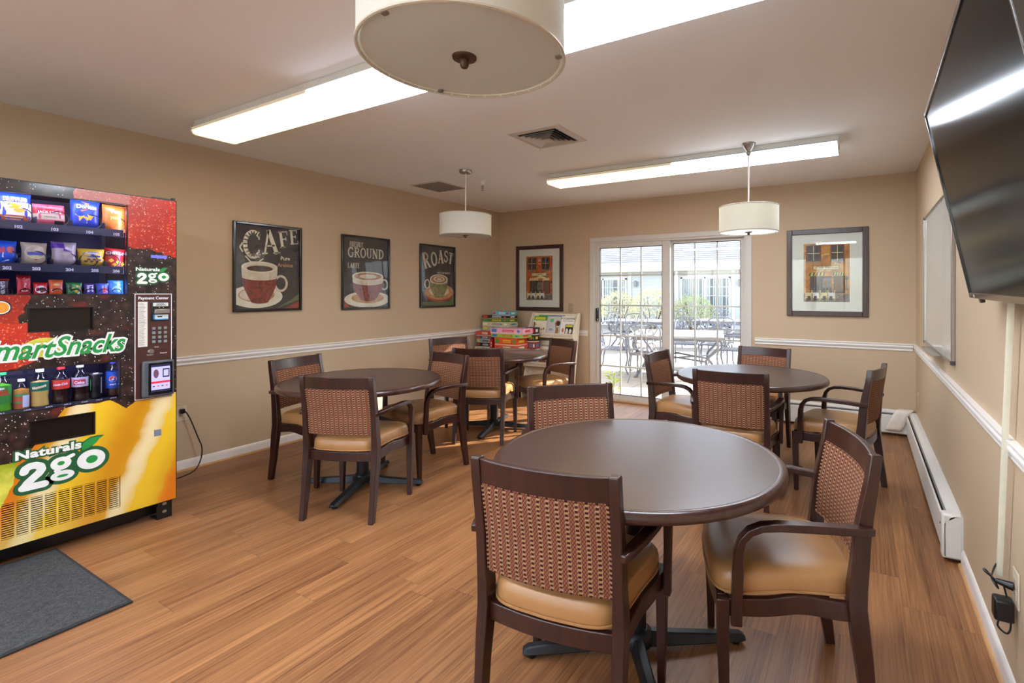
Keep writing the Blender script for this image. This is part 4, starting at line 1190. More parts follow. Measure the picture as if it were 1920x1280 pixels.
# bottles and can
M_clear = glass('clear_bottle_plastic', (225, 228, 235), .05, 1.5)
def bottle(name, u, z, R0, H0, liquid, cap, label_c, texts, label, prof=None, lab=(.38, .62), liq=.72):
    r = empty(name, wpos(u, .10, z), pi / 2 - .33, label, 'drink', 'drinks in the vending machine')
    pr = prof or [(0, 0), (.75, 0), (.98, .02), (1, .06), (.95, .16), (.93, .26), (.99, .36), (1, .40), (1, .60), (.97, .66), (.80, .74), (.52, .82), (.38, .88), (.38, .93), (0, .93)]
    M_l = P(liquid, .12, var=.05, coat=.5)
    body = MB().lathe([(a * R0, c_ * H0) for a, c_ in pr if c_ <= liq] + [(0, liq * H0)], 24).build('body', M_l, r)
    nk = [(a * R0, c_ * H0) for a, c_ in pr if c_ >= liq - .001 and a > 0]
    k = MB().lathe(nk, 24); k.f = k.f[:-2]; k.build('neck', M_clear, r)
    ca = MB().lathe([(0, .92 * H0), (.46 * R0, .92 * H0), (.46 * R0, .995 * H0), (.42 * R0, H0), (0, H0)], 20).build('cap', P(cap, .4), r)
    lb = MB(); R1 = R0 * 1.012
    def cy(x, zc, e=0): a = x / R1; return ((R1 + e) * sin(a), -(R1 + e) * cos(a), zc)
    lb.grid(lambda a, c_: cy((a - .5) * R1 * 2 * pi, (lab[0] + (lab[1] - lab[0]) * c_) * H0), 24, 1, P(label_c, .35))
    wp = lambda x, y, zc: cy(x, zc, y)
    for t in texts: t(lb, wp, H0)
    lb.build('label_wrap', None, r, smooth=60)
    return r
T_ = lambda s, sz, zf, c, **k: (lambda lb, wp, H0: lb.text(s, sz, k.pop('x', 0) if 'x' in k else 0, zf * H0, .0008, P(c, .4), warp=wp, **k))
Rg = lambda x0, x1, a, c_, col, e=.0004: (lambda lb, wp, H0: Wr(lb, x0, x1, a * H0, c_ * H0, e, P(col, .4), wp))
bottle('soda_bottle', .777, .766, .032, .198, (86, 170, 40), (40, 150, 80), (40, 140, 50), [Rg(-.03, .03, .42, .46, (220, 50, 40)), T_('DEW', .020, .46, (214, 50, 40), off=.001, rot=12, shear=.3), T_('Mtn', .014, .56, (240, 240, 230), off=.0006, rot=12, shear=.3)], 'green soda bottle with green cap at the left of the drinks row', lab=(.20, .66))
bottle('juice_bottle', .843, .766, .029, .152, (196, 140, 60), (236, 234, 236), (200, 100, 60), [Rg(-.03, .03, .44, .52, (60, 160, 90)), Rg(.008, .04, .06, .46, (206, 220, 236)), Rg(-.028, .006, .20, .26, (96, 150, 90), .0007)], 'short amber juice bottle with white cap in the drinks row', lab=(.05, .52), liq=.7)
bottle('soda_bottle', .910, .766, .034, .196, (206, 176, 90), (236, 234, 236), (20, 110, 80), [T_('Vernors', .017, .50, (240, 200, 90), off=.0018, rot=14, shear=.3), lambda lb, wp, H0: lb.text('Vernors', .017, 0, .50 * H0, .0012, P((240, 238, 220), .4), warp=wp, off=.0004, rot=14, shear=.3)], 'pale gold ginger soda bottle with green label and white cap', lab=(.42, .66), liq=.7)
bottle('soda_bottle', .990, .766, .034, .200, (42, 22, 18), (216, 40, 34), (222, 66, 46), [T_('Coca-Cola', .0165, .50, (244, 240, 236), off=.0005, shear=.35, rot=5, xs=.86)], 'dark cola bottle with red cap and red label in the drinks row', lab=(.40, .64), liq=.66)
bottle('soda_bottle', 1.066, .766, .034, .200, (38, 20, 18), (196, 196, 204), (196, 196, 206), [Rg(-.026, .026, .46, .60, (210, 44, 40)), T_('Coke', .021, .485, (246, 244, 242), off=.001, xs=.9)], 'dark cola bottle with silver cap and silver-red label', lab=(.40, .66), liq=.66)
r = empty('energy_drink_can', wpos(1.134, .10, .766), pi / 2 - .33, 'slim black drink can standing between cola bottles in the drinks row', 'drink', 'drinks in the vending machine')
MB().lathe([(0, 0), (.022, 0), (.030, .008), (.030, .128), (.027, .137), (0, .137)], 28).build('body', P((24, 26, 28), .25, .4), r)
MB().lathe([(0, .135), (.024, .135), (.026, .140), (.0275, .140), (.0275, .134), (.024, .131), (0, .131)], 28).build('rim', M_steel, r)
lb = MB(); cyf = lambda x, y, zc: ((.0303) * sin(x / .03), -(.0303) * cos(x / .03), zc)
Wr(lb, -.026, -.022, .05, .11, 0, P((70, 190, 70), .4), cyf, 2, 4); Wr(lb, .022, .028, .03, .12, 0, P((160, 160, 166), .4), cyf, 2, 4)
lb.build('label_wrap', None, r)
bottle('soda_bottle', 1.208, .766, .032, .205, (34, 20, 20), (70, 60, 190), (20, 90, 190), [
    lambda lb, wp, H0: We(lb, 0, .50 * H0, .0175, .0175, .0005, P((244, 244, 244), .4), wp),
    lambda lb, wp, H0: W(lb, [(.016 * cos(R_(a)), .50 * H0 + .016 * sin(R_(a))) for a in range(15, 196, 12)] + [(-.006, .505 * H0), (.006, .515 * H0)], .0009, P((222, 60, 40), .4), wp),
    lambda lb, wp, H0: W(lb, [(.016 * cos(R_(a)), .50 * H0 + .016 * sin(R_(a))) for a in range(215, 350, 12)] + [(.004, .47 * H0), (-.006, .465 * H0)], .0009, P((20, 70, 180), .4), wp),
    T_('pepsi', .013, .335, (236, 240, 246), off=.0006)], 'dark cola bottle with blue label and blue cap at the right of the drinks row', lab=(.24, .70), liq=.70)

# power cord and wall outlet beside the machine
# smooth with a spline
def spline(pts, n=6):
    out = []
    P_ = [Vector(p) for p in pts]
    for i in range(len(P_) - 1):
        p0, p1, p2, p3 = P_[max(i - 1, 0)], P_[i], P_[i + 1], P_[min(i + 2, len(P_) - 1)]
        for k in range(n):
            t = k / n
            out.append(.5 * ((2 * p1) + (p2 - p0) * t + (2 * p0 - 5 * p1 + 4 * p2 - p3) * t * t + (3 * p1 - p0 - 3 * p2 + p3) * t ** 3))
    out.append(P_[-1]); return [tuple(q) for q in out]
cord = empty('power_cable', (-4.40, 1.80, 0), 0, 'black power cable hanging from the wall outlet beside the vending machine', 'cord')
b = MB().tube(spline([(-4.485, 1.852, .462), (-4.46, 1.862, .455), (-4.44, 1.885, .39), (-4.42, 1.925, .25), (-4.41, 1.945, .17), (-4.40, 1.93, .08), (-4.38, 1.88, .022), (-4.36, 1.78, .0055), (-4.34, 1.62, .0055), (-4.32, 1.50, .0055)]), .0042, 8)
b.build('wire', M_black, cord, off=(-4.40, 1.80, 0))
MB().box(-4.508, -4.478, 1.835, 1.865, .446, .480).build('plug', M_black, cord, off=(-4.40, 1.80, 0), bevel=.004)
def outlet(loc, rz, label, sockets=True, gang=.035):
    r = empty('wall_outlet' if sockets else 'light_switch', loc, rz, label, 'wall outlet' if sockets else 'wall switch')
    M_ = M_plate2 if sockets else M_plate
    MB().box(-gang, gang, -.006, -.0005, -.058, .058).build('cover_plate', M_, r, bevel=.002)
    if sockets:
        for zc in (-.02, .02): 
            b = MB().box(-.016, .016, -.008, -.006, zc - .014, zc + .014).build('socket', M_, r, bevel=.002)
            MB().box(-.007, -.004, -.0084, -.008, zc - .002, zc + .007).box(.004, .007, -.0084, -.008, zc - .002, zc + .007).build('slot', M_black, b, smooth=0)
    else:
        MB().box(-.006, .006, -.014, -.006, -.010, .012).build('toggle', M_, r, bevel=.002)
    return r
M_plate = P((172, 150, 122), .5); M_plate2 = P((206, 190, 166), .45)
outlet((XL, 1.853, .44), pi / 2, 'beige wall outlet low on the left wall beside the vending machine')
outlet((XR, 5.47, .40), -pi / 2, 'painted wall outlet low on the right wall near the far corner')
outlet((-3.345, YB, 1.165), 0, 'wall-coloured switch plate on the back wall left of the patio door', False)

# floor mat
def matm():
    m = Mat('charcoal_carpet_mat', .95, 0, .1); x, y, z = m.obj(); v = m.vec(x, y, z)
    n = m.noise(v, 260, 3, .7); n2 = m.noise(v, 60, 2)
    m.col(m.mix((n * .8 + n2 * .3 - .1).ss(.3, .7), (52, 54, 56), (104, 104, 104))); m.bump(n, .004, 1.0)
    return m.m
mt = empty('floor_mat', (-3.25, .36, 0), 0, 'charcoal grey entrance mat on the floor in front of the vending machine', 'mat')
b = MB(); 
b.grid(lambda u, v: (-3.70 + .90 * u, -.25 + 1.20 * v, .0105 + .0012 * sin(u * 300) * sin(v * 377)), 60, 80)
b.build('pile', matm(), mt, off=(-3.25, .36, 0))
MB().box(-3.72, -2.786, -.27, .963, .0008, .009).build('backing', P((40, 42, 44), .8), mt, off=(-3.25, .36, 0), bevel=.002)
# ------------------------------------------------------------------ coffee posters on the left wall
def chalk(name, c1, c2, sc=6):
    m = Mat(name, .5); x, y, z = m.obj(); v = m.vec(x, y, z)
    n = m.noise(v, sc, 4, .6, .6); m.col(m.mix(n.ss(.3, .7), c1, c2)); return m.m
M_pbg = chalk('charcoal_print', (44, 38, 40), (74, 66, 68))
M_cream = chalk('cream_print', (206, 190, 164), (238, 226, 204), 14)
M_cream2 = chalk('pale_print', (226, 216, 190), (244, 238, 222), 10)
M_redcup = chalk('red_mottled_print', (76, 22, 20), (170, 58, 36), 34)
M_coffee = chalk('coffee_print', (44, 28, 20), (96, 62, 40), 20)
M_greencup = chalk('olive_print', (104, 104, 58), (164, 158, 110), 20)
M_orange = chalk('ochre_print', (176, 120, 70), (214, 168, 116), 16)
M_brick = chalk('russet_print', (140, 50, 38), (186, 84, 60), 12)
M_latte = chalk('latte_print', (150, 100, 64), (196, 150, 104), 20)
M_frameb = P((16, 15, 17), .22, coat=.5)
def cup_side(b, cx, z1, w, h, body, band, y, band_h=.36):
    """cup seen slightly from above: tapered bowl, band, rim ellipse"""
    def half(t):  # t 0 top .. 1 bottom
        return w / 2 * (1 - .10 * t - .42 * max(0, t - .45) ** 1.3 / .55 ** 1.3)
    def strip(t0, t1, mat, yy):
        L = []; n = 10
        for i in range(n + 1):
            t = t0 + (t1 - t0) * i / n; L.append((cx - half(t), z1 - h * t))
        low = [(cx - half(t1) * cos(R_(a)), z1 - h * t1 - w * .055 * sin(R_(a)) * (1 if t1 > .99 else 1.6)) for a in range(10, 180, 14)]
        Rr = [(cx + half(t0 + (t1 - t0) * i / n), z1 - h * (t0 + (t1 - t0) * i / n)) for i in range(n, -1, -1)]
        b.poly(L + low + Rr, yy, mat)
    strip(0, 1, body, y); strip(0, band_h, band, y - .0003)
def poster(u, w, h, zc, label, art):
    r = empty('coffee_poster', (XL, u, zc), pi / 2, label, 'picture', 'coffee posters on the left wall')
    f = MB(); t = .022
    for q in ((-w / 2, -w / 2 + t, -h / 2, h / 2), (w / 2 - t, w / 2, -h / 2, h / 2), (-w / 2 + t, w / 2 - t, -h / 2, -h / 2 + t), (-w / 2 + t, w / 2 - t, h / 2 - t, h / 2)):
        f.box(q[0], q[1], -.026, -.0005, q[2], q[3])
    f.build('frame', M_frameb, r, bevel=.005, seg=3)
    b = MB().rect(-w / 2 + .01, w / 2 - .01, -h / 2 + .01, h / 2 - .01, -.008, M_pbg)
    art(b, w, h)
    lx, lz = w / 2 - .02, h / 2 - .02
    b.v = [(max(-lx, min(lx, p[0])), p[1], max(-lz, min(lz, p[2]))) for p in b.v]
    b.build('print', None, r, smooth=0)
    g = MB(); g.grid(lambda a, c: (-w / 2 + .012 + (w - .024) * a, -.0165 + .0010 * sin(a * 5 + c * 2) + .0009 * sin(a * 17 + c * 5) + .0008 * cos(c * 9 - a * 3), -h / 2 + .012 + (h - .024) * c), 20, 24)
    g.build('glazing', M_acrylic, r)
    return r
def art1(b, w, h):
    slab(b, 'CAFE', -.218, .135, .195, -.0084, M_cream2, 1.02, dz=[-.055, -.02, .045, .085], hs=[1.18, 1.05, .74, .66], rots=[0, 6, 9, 6])
    fat(b, [(-.215, .20), (-.235, .165), (-.215, .13)], .012, -.0086, M_cream2); fat(b, [(-.19, .09), (-.15, .045), (-.09, .045), (-.05, .075)], .010, -.0086, M_cream2)
    b.text('Pure', .045, .145, .075, -.0084, M_cream2, off=.001); b.text('Arabica', .045, .145, .015, -.0084, M_orange, off=.001)
    b.poly([(.13, -.37), (.26, -.30), (.31, -.29), (.31, -.37)], -.0084, M_brick); b.poly([(.06, -.37), (.29, -.28), (.31, -.27), (.31, -.22), (.2, -.28)], -.0086, P((110, 120, 90), .6))
    b.ell(-.10, -.25, .22, .098, -.0089, M_cream2, n=48); b.ell(-.10, -.235, .15, .062, -.0092, M_orange, n=40); b.ell(-.11, -.235, .13, .052, -.0094, M_cream, n=40)
    b.ring(.105, -.135, .062, .075, .020, -.0096, M_cream, n=36)
    cup_side(b, -.075, .005, .30, .30, M_redcup, M_cream, -.0099, .30)
    b.ell(-.075, .003, .15, .048, -.0106, M_cream2, n=44); b.ell(-.075, .001, .132, .038, -.0109, M_cream, n=40); b.ell(-.075, -.010, .108, .026, -.0112, M_coffee, n=40)
def art2(b, w, h):
    slab(b, 'FRESHLY', -.20, .262, .052, -.0084, M_cream, .66)
    slab(b, 'GROUND', -.222, .155, .100, -.0084, M_cream2, .98)
    slab(b, 'LATTE', -.222, .045, .052, -.0084, M_cream, .8)
    b.poly([(-.31, -.37), (-.31, -.22), (-.2, -.37)], -.0084, M_brick)
    b.ell(.02, -.275, .28, .085, -.0088, M_cream2, n=48); b.ell(.02, -.262, .20, .055, -.0091, M_orange, n=40)
    b.ring(.225, -.12, .05, .06, .016, -.0093, M_cream, n=30)
    cup_side(b, .02, -.035, .38, .24, M_redcup, M_cream, -.0096, .25)
    b.ell(.02, -.035, .19, .048, -.0104, M_cream2, n=44); b.ell(.02, -.037, .170, .038, -.0107, M_latte, n=40); b.ell(.02, -.038, .11, .022, -.0110, M_cream, n=30)
def art3(b, w, h):
    slab(b, 'ROAST', -.222, .13, .165, -.0084, M_cream2, .84, dz=[-.05, -.01, .03, .055, .04], hs=[1.15, 1.0, .95, .85, .85], rots=[14, 8, 2, -4, -8])
    b.text('MEDIUM BLEND', .030, .10, .035, -.0084, M_cream, off=.0006)
    b.poly([(-.31, -.37), (.31, -.37), (.31, -.22), (.2, -.30), (-.31, -.31)], -.0084, P((96, 112, 70), .6))
    b.ell(.03, -.205, .245, .105, -.0088, M_brick, n=48); b.ell(.03, -.19, .24, .095, -.0091, M_orange, n=48); b.ell(.02, -.18, .17, .06, -.0094, M_cream, n=40)
    b.ring(-.175, -.095, .045, .058, .016, -.0096, M_cream, n=30)
    cup_side(b, .015, -.04, .29, .21, M_greencup, M_cream, -.0099, .12)
    b.ell(.015, -.035, .147, .060, -.0106, M_cream2, n=44); b.ell(.015, -.037, .130, .050, -.0109, M_latte, n=40)
    b.ell(.015, -.032, .095, .034, -.0112, M_cream, n=36); b.ell(.015, -.032, .065, .022, -.0115, M_latte, n=30); b.ell(.02, -.034, .038, .012, -.0118, M_cream, n=24)
    for k in range(3): fat(b, [(-.03 + .04 * k, .0), (-.02 + .04 * k, .04), (-.035 + .04 * k, .08)], .006, -.0085, P((120, 112, 112), .6))
poster(2.502, .585, .757, 1.579, 'largest-looking coffee poster, red cup under the word CAFE', art1)
poster(3.500, .585, .757, 1.569, 'middle coffee poster on the left wall, glaring with window reflections', art2)
poster(4.520, .585, .757, 1.562, 'coffee poster with green cup, third along the left wall nearest the corner', art3)

# ------------------------------------------------------------------ two cafe pictures on the back wall
M_mat = P((226, 222, 210), .7, var=.02)
M_pframe = wood_dark('espresso_picture_frame', (48, 26, 24), (66, 38, 32))
def facade(b, w, h, seed, ang):
    rn = random.Random(seed)
    A = chalk('painted_ochre_%d' % seed, (150, 84, 34) if seed == 1 else (176, 72, 30), (222, 152, 60) if seed == 1 else (206, 110, 44), 9)
    Dk = chalk('painted_dark_%d' % seed, (40, 30, 34), (84, 62, 60), 26); St = chalk('painted_stone_%d' % seed, (90, 74, 66), (150, 128, 108), 22)
    Cr = P((226, 206, 156), .7); Ye = P((214, 186, 96), .7); Gn = P((54, 84, 58), .7); Wt = P((224, 220, 214), .7); Br = P((110, 70, 44), .7, var=.3, sc=60)
    X = lambda p: ((p[0] - .5) * w, (p[1] - .5) * h)
    R = lambda x0, x1, z0, z1, y, m: b.rect((x0 - .5) * w, (x1 - .5) * w, (z0 - .5) * h, (z1 - .5) * h, y, m)
    R(0, 1, 0, 1, -.0066, A); R(0, 1, 0, .14, -.0069, St)
    for k in range(26): x0, z0 = rn.random(), .3 + rn.random() * .65; R(max(0, x0 - .05), min(1, x0 + .05), z0, min(1, z0 + .01 + .012 * rn.random()), -.0068, rn.choice([Br, Ye, A]))
    for x0, x1 in ((.08, .36), (.62, .86)):
        R(x0, x1, .70, .97, -.0072, Dk); R(x0 - .03, x0, .70, .97, -.0073, Br); R(x1, x1 + .03, .70, .97, -.0073, Br)
        R((x0 + x1) / 2 - .006, (x0 + x1) / 2 + .006, .71, .96, -.0075, Cr); R(x0, x1, .83, .84, -.0075, Cr); R(x0 - .04, x1 + .04, .675, .70, -.0075, St)
    R(.20, .78, .545, .620, -.0072, Br); R(.215, .765, .553, .612, -.0075, Cr)
    if seed == 1: b.text('Café Verona', .040, 0, (.566 - .5) * h, -.0078, Dk, shear=.3, xs=1.0)
    else: b.text('CAFE', .034, 0, (.568 - .5) * h, -.0078, Dk, xs=1.4)
    R(.14, .62, .14, .44, -.0072, Dk); R(.66, .90, .15, .44, -.0072, Dk)
    for q in (.24, .36, .48): R(q, q + .012, .16, .42, -.0074, St)
    R(.42, .62, .24, .40, -.0074, St); R(.69, .87, .17, .42, -.0074, Br); R(.775, .785, .17, .42, -.0076, Dk)
    for x0, x1 in ((.12, .46), (.64, .88)):
        n = 9
        for k in range(n):
            a, c = x0 + (x1 - x0) * k / n, x0 + (x1 - x0) * (k + 1) / n
            b.poly([X((a + .02, .505)), X((c + .02 if k < n - 1 else c, .505)), X((c, .445)), X((a - .01 if k == 0 else a, .445))], -.0080, Ye if k % 2 else (Gn if seed == 1 else Cr))
    if seed == 2: b.poly([X((.3, .50)), X((.55, .56)), X((.86, .48)), X((.8, .46)), X((.55, .50)), X((.3, .46))], -.0084, Cr)
    for k, cx in enumerate((.12, .26, .46, .60)):
        b.poly([X((cx - .07, .16)), X((cx + .07, .16)), X((cx + .10, .06)), X((cx - .10, .06))], -.0083, Wt if k % 2 else Cr)
        b.poly([X((cx - .03, .10)), X((cx + .03, .10)), X((cx + .04, .03)), X((cx - .04, .03))], -.0085, Dk)
        for s in (-.085, .085): R(cx + s - .006, cx + s + .006, .03, .20, -.0087, Cr)
    b.ell(*X((.94, .40)), .012, .02, -.0084, Dk, n=14); R(.93, .95, .20, .37, -.0080, Gn)
    for k in range(30): x0, z0 = rn.random(), rn.random() * .3; R(max(0, x0 - .015), min(1, x0 + .015), z0, z0 + .006, -.0090, rn.choice([Dk, Br, Ye, P((110, 60, 60), .7)]))
def picture(x, zc, w, h, label, seed):
    r = empty('framed_picture', (x, YB, zc), 0, label, 'picture', 'framed café pictures on the back wall')
    t = .052; f = MB()
    for q in ((-w / 2, -w / 2 + t, -h / 2, h / 2), (w / 2 - t, w / 2, -h / 2, h / 2), (-w / 2 + t, w / 2 - t, -h / 2, -h / 2 + t), (-w / 2 + t, w / 2 - t, h / 2 - t, h / 2)):
        f.box(q[0], q[1], -.024, -.0005, q[2], q[3])
    f.build('frame', M_pframe, r, bevel=.004)
    aw, ah = w * .565, h * .67
    m_ = MB()
    for q in ((-w / 2 + .04, -aw / 2, -h / 2 + .04, h / 2 - .04), (aw / 2, w / 2 - .04, -h / 2 + .04, h / 2 - .04), (-aw / 2, aw / 2, -h / 2 + .04, -ah / 2), (-aw / 2, aw / 2, ah / 2, h / 2 - .04)):
        m_.box(q[0], q[1], -.011, -.009, q[2], q[3])
    m_.build('mount_board', M_mat, r, smooth=0)
    b = MB(); facade(b, aw, ah, seed, 0); b.build('print', None, r, smooth=0)
    MB().box(-w / 2 + .04, w / 2 - .04, -.0145, -.0125, -h / 2 + .04, h / 2 - .04).build('glazing', M_glass, r, smooth=0)
picture(-3.838, 1.562, .765, .893, 'framed café picture in the corner above the magazine rack, deep orange street scene', 2)
picture(-.325, 1.568, .745, .893, 'framed café picture with sign and striped awnings, right of the patio door', 1)

# ------------------------------------------------------------------ whiteboard on the right wall
wb = empty('whiteboard', (XR, 4.11, 1.46), -pi / 2, 'white dry-erase board with aluminium frame on the right wall beyond the television', 'whiteboard')
MB().box(-.70, .70, -.012, -.001, -.48, .48).build('panel', P((214, 220, 218), .12, coat=.6, var=.01), wb, smooth=0)
f = MB()
for q in ((-.71, -.695, -.49, .49), (.695, .71, -.49, .49), (-.695, .695, -.49, -.475), (-.695, .695, .475, .49)): f.box(q[0], q[1], -.020, -.0005, q[2], q[3])
f.build('frame', M_steel, wb, bevel=.002)
MB().box(-.30, .30, -.075, -.02, -.492, -.484).build('pen_tray', M_steel, wb, bevel=.002)
for a in (-.703, .703):
    for c in (-.483, .483): MB().box(a - .011, a + .011, -.023, -.0005, c - .011, c + .011).build('corner_cap', P((60, 62, 66), .5), wb, bevel=.003)
MB().poly([(.33, .05), (.34, .045), (.352, .052), (.350, .056), (.338, .05), (.331, .055)], -.0128, P((40, 160, 110), .5)).build('pen_mark', None, wb, smooth=0)

# ------------------------------------------------------------------ television on a tilting arm
PT = Vector((.21, 2.33, 2.01)); PB = Vector((.345, 2.33, 1.343))
Ux = Vector((-.0163, -1, -.014)).normalized()
Vz = (PT - PB).normalized(); Vz = (Vz - Ux * Vz.dot(Ux)).normalized()
Ny = Vz.cross(Ux).normalized()                      # local +y : away from the viewer, into the wall
TW, THt = 1.232, .705
tv = empty('television', (0, 0, 0), 0, 'large black flat television tilted down from the right wall, cropped by the frame', 'television')
Mx = Matrix.Identity(4)
for i, a in enumerate((Ux, Ny, Vz)):
    for k in range(3): Mx[k][i] = a[k]
org = PB + Ux * (TW / 2)
Mx.translation = org
tv.matrix_world = Mx
MB().box(-TW / 2, TW / 2, .004, .030, .0, THt).build('body', M_black, tv, bevel=.004)
MB().box(-TW / 2 + .08, TW / 2 - .08, .030, .070, .10, THt - .12).build('rear_housing', M_black, tv, bevel=.012)
f = MB(); t = .010
for q in ((-TW / 2, -TW / 2 + t, 0, THt), (TW / 2 - t, TW / 2, 0, THt), (-TW / 2 + t, TW / 2 - t, THt - t, THt)): f.box(q[0], q[1], -.004, .006, q[2], q[3])
f.build('bezel', P((14, 14, 16), .08, coat=1.0), tv, bevel=.002)
e = MB()
for q in ((-TW / 2 - .003, -TW / 2, -.003, .028, 0, THt), (TW / 2, TW / 2 + .003, -.003, .028, 0, THt), (-TW / 2, TW / 2, -.003, .028, THt, THt + .003)): e.box(*q)
e.build('edge_strip', P((120, 124, 128), .15, .9), tv)
MB().box(-TW / 2 + t, TW / 2 - t, .001, .004, .020, THt - t).build('screen', Mat('dark_glass_screen', .14, 0, .03).col((7, 7, 8)).m, tv, smooth=0)
lb = MB().box(-TW / 2, TW / 2, -.004, .006, 0, .020).build('lower_bezel', P((96, 84, 70), .12, .8), tv, bevel=.002)  # brown colour stands in for a reflection along the bezel
b = MB().rect(-.516, -.498, .004, .014, -.0046, P((236, 232, 232), .5)); b.build('badge', None, lb, smooth=0)
MB().box(-.510, -.480, .006, .020, -.018, 0).build('sensor_pod', P((90, 84, 76), .2, .6), tv, bevel=.003)
b = MB().cyl((0, .07, THt * .5), (0, .16, THt * .5), .03, 16).box(-.02, .02, .05, .075, .15, THt - .15)
b.build('tilt_bracket', M_blackm, tv)
br = empty('wall_bracket', (XR, 1.72, 1.66), -pi / 2, 'black steel wall plate holding the television', 'bracket')
MB().box(-.12, .12, -.015, -.0005, -.16, .16).build('plate', M_blackm, br, bevel=.002)
MB().box(-.03, .03, -.06, -.015, -.10, .10).build('knuckle', M_blackm, br, bevel=.004)

# ------------------------------------------------------------------ cable raceway, outlet and power adapter (right wall)
M_race = P((226, 222, 200), .4)
rc = empty('cable_raceway', (XR, 2.15, .39), 0, 'off-white plastic cable channel running down the right wall under the television', 'cable cover')
secr = [(-.0, -.011), (-.013, -.010), (-.016, -.006), (-.016, .006), (-.013, .010), (-.0, .011)]
MB().sweep([(XR - .0275, 2.240, .385), (XR - .0275, 2.16, .86), (XR - .0275, 2.075, 1.36), (XR - .0275, 2.03, 1.62)], [(a, c) for a, c in [(-.0075, -.008), (-.0075, .005), (-.005, .008), (.005, .008), (.0075, .005), (.0075, -.008)]], None, None, False, (0, 1, 0)).build('channel', M_race, rc, off=(XR, 2.15, .39))
cb = MB()
outlet((XR, 2.135, .40), -pi / 2, 'white double outlet on the right wall under the cable channel')
ad = empty('power_adapter', (XR - .05, 2.15, .33), 0, 'black plug-in power adapter with coiled cord at the right wall outlet', 'power adapter')
def ap(mb, n, mat=M_black, **k): return mb.build(n, mat, ad, off=(XR - .05, 2.15, .33), **k)
ap(MB().box(XR - .062, XR - .009, 2.118, 2.168, .285, .355), 'brick', bevel=.008, seg=3)
ap(MB().cyl((XR - .009, 2.14, .40), (XR - .052, 2.155, .402), .014, 12, None, .008), 'plug')
ap(MB().tube(spline([(XR - .050, 2.155, .402), (XR - .075, 2.19, .410), (XR - .07, 2.215, .405), (XR - .05, 2.20, .385), (XR - .045, 2.16, .375), (XR - .06, 2.17, .40), (XR - .05, 2.215, .40), (XR - .04, 2.24, .41), (XR - .03, 2.24, .43)], 8), .0032, 7), 'cord')
ap(MB().tube(spline([(XR - .045, 2.14, .286), (XR - .05, 2.135, .262), (XR - .03, 2.12, .252), (XR - .02, 2.12, .28), (XR - .022, 2.145, .34), (XR - .03, 2.17, .39)], 8), .003, 7), 'cord')

# ------------------------------------------------------------------ games corner: side table and stacked boxed games
st = empty('side_table', (-4.08, 5.22, 0), 0, 'small dark wooden side table in the rear left corner carrying boxed games', 'table')
MB().box(-.42, .42, -.18, .18, .585, .612).build('tabletop', M_wood, st, bevel=.004)
MB().box(-.40, .19, -.155, -.135, .52, .585).box(-.40, .19, .135, .155, .52, .585).box(-.40, -.38, -.135, .135, .52, .585).box(.17, .19, -.135, .135, .52, .585).build('apron', M_wood, st)
for a in (-.385, .19):
    for c in (-.145, .145): MB().box(a - .018, a + .018, c - .018, c + .018, 0, .585).build('leg', M_wood, st, bevel=.003)
def game(x, y, z, w, d, h, rz, lid, side, label, art=0):
    r = empty('board_game_box', (x, y, z), R_(rz), label, 'game box', 'boxed games stacked in the corner')
    MB().box(-w / 2 + .002, w / 2 - .002, -d / 2 + .002, d / 2 - .002, 0.0005, h * .75).build('tray', P(side, .5), r, bevel=.001)
    b = MB().box(-w / 2, w / 2, -d / 2, d / 2, h * .12, h - .0005, P(lid, .45))
    rn = random.Random(int(x * 1000) + int(z * 1000)); y_ = -d / 2 - .0006
    pal = [(236, 232, 220), (30, 30, 34), (220, 60, 50), (236, 196, 60), (60, 130, 190), (70, 150, 80)]
    acc = pal[art % 6]; acc2 = pal[(art + 2) % 6]
    b.rect(-w * .46, -w * .30, h * .3, h * .85, y_, P(acc2, .5)); b.rect(-w * .12, w * .22, h * .38, h * .76, y_, P(acc, .5))
    b.ell(w * .36, h * .56, min(.022, w * .08), h * .24, y_, P(acc2, .5), n=16); b.rect(-w * .1, w * .18, h * .48, h * .60, y_ - .0004, P(lid, .5))
    xr = w / 2 + .0006
    k = len(b.v); b.rect(-d * .3, d * .2, h * .4, h * .75, 0, P(acc, .5)); b.v[k:] = [(xr, p[0], p[2]) for p in b.v[k:]]
    b.build('lid', None, r, bevel=.0)
    return r
z0 = .6125
def stack(rows, z):
    for x, y, w, d, h, rz, lid, side, lab, a in rows:
        game(x, y, z, w, d, h, rz, lid, side, lab, a); z += h
    return z
wt = (230, 226, 216)
zl = stack([(-4.335, 5.28, .30, .22, .036, 2, (238, 236, 230), wt, 'white game box at the bottom of the left stack', 1),
       (-4.335, 5.29, .26, .22, .056, 1, (42, 42, 40), wt, 'black game box with cream panel, second from the bottom of the left stack', 0),
       (-4.340, 5.29, .26, .22, .046, 3, (150, 172, 186), wt, 'pale blue-grey game box in the left stack', 1),
       (-4.345, 5.29, .25, .22, .044, 2, (60, 84, 96), wt, 'dark teal game box in the left stack', 0),
       (-4.340, 5.28, .26, .22, .062, 2, (206, 74, 52), wt, 'coral red game box topping the lower left stack', 0)], z0)
game(-4.175, 5.25, z0, .040, .26, .15, 0, (196, 40, 44), wt, 'narrow red game box standing upright between the stacks', 0)
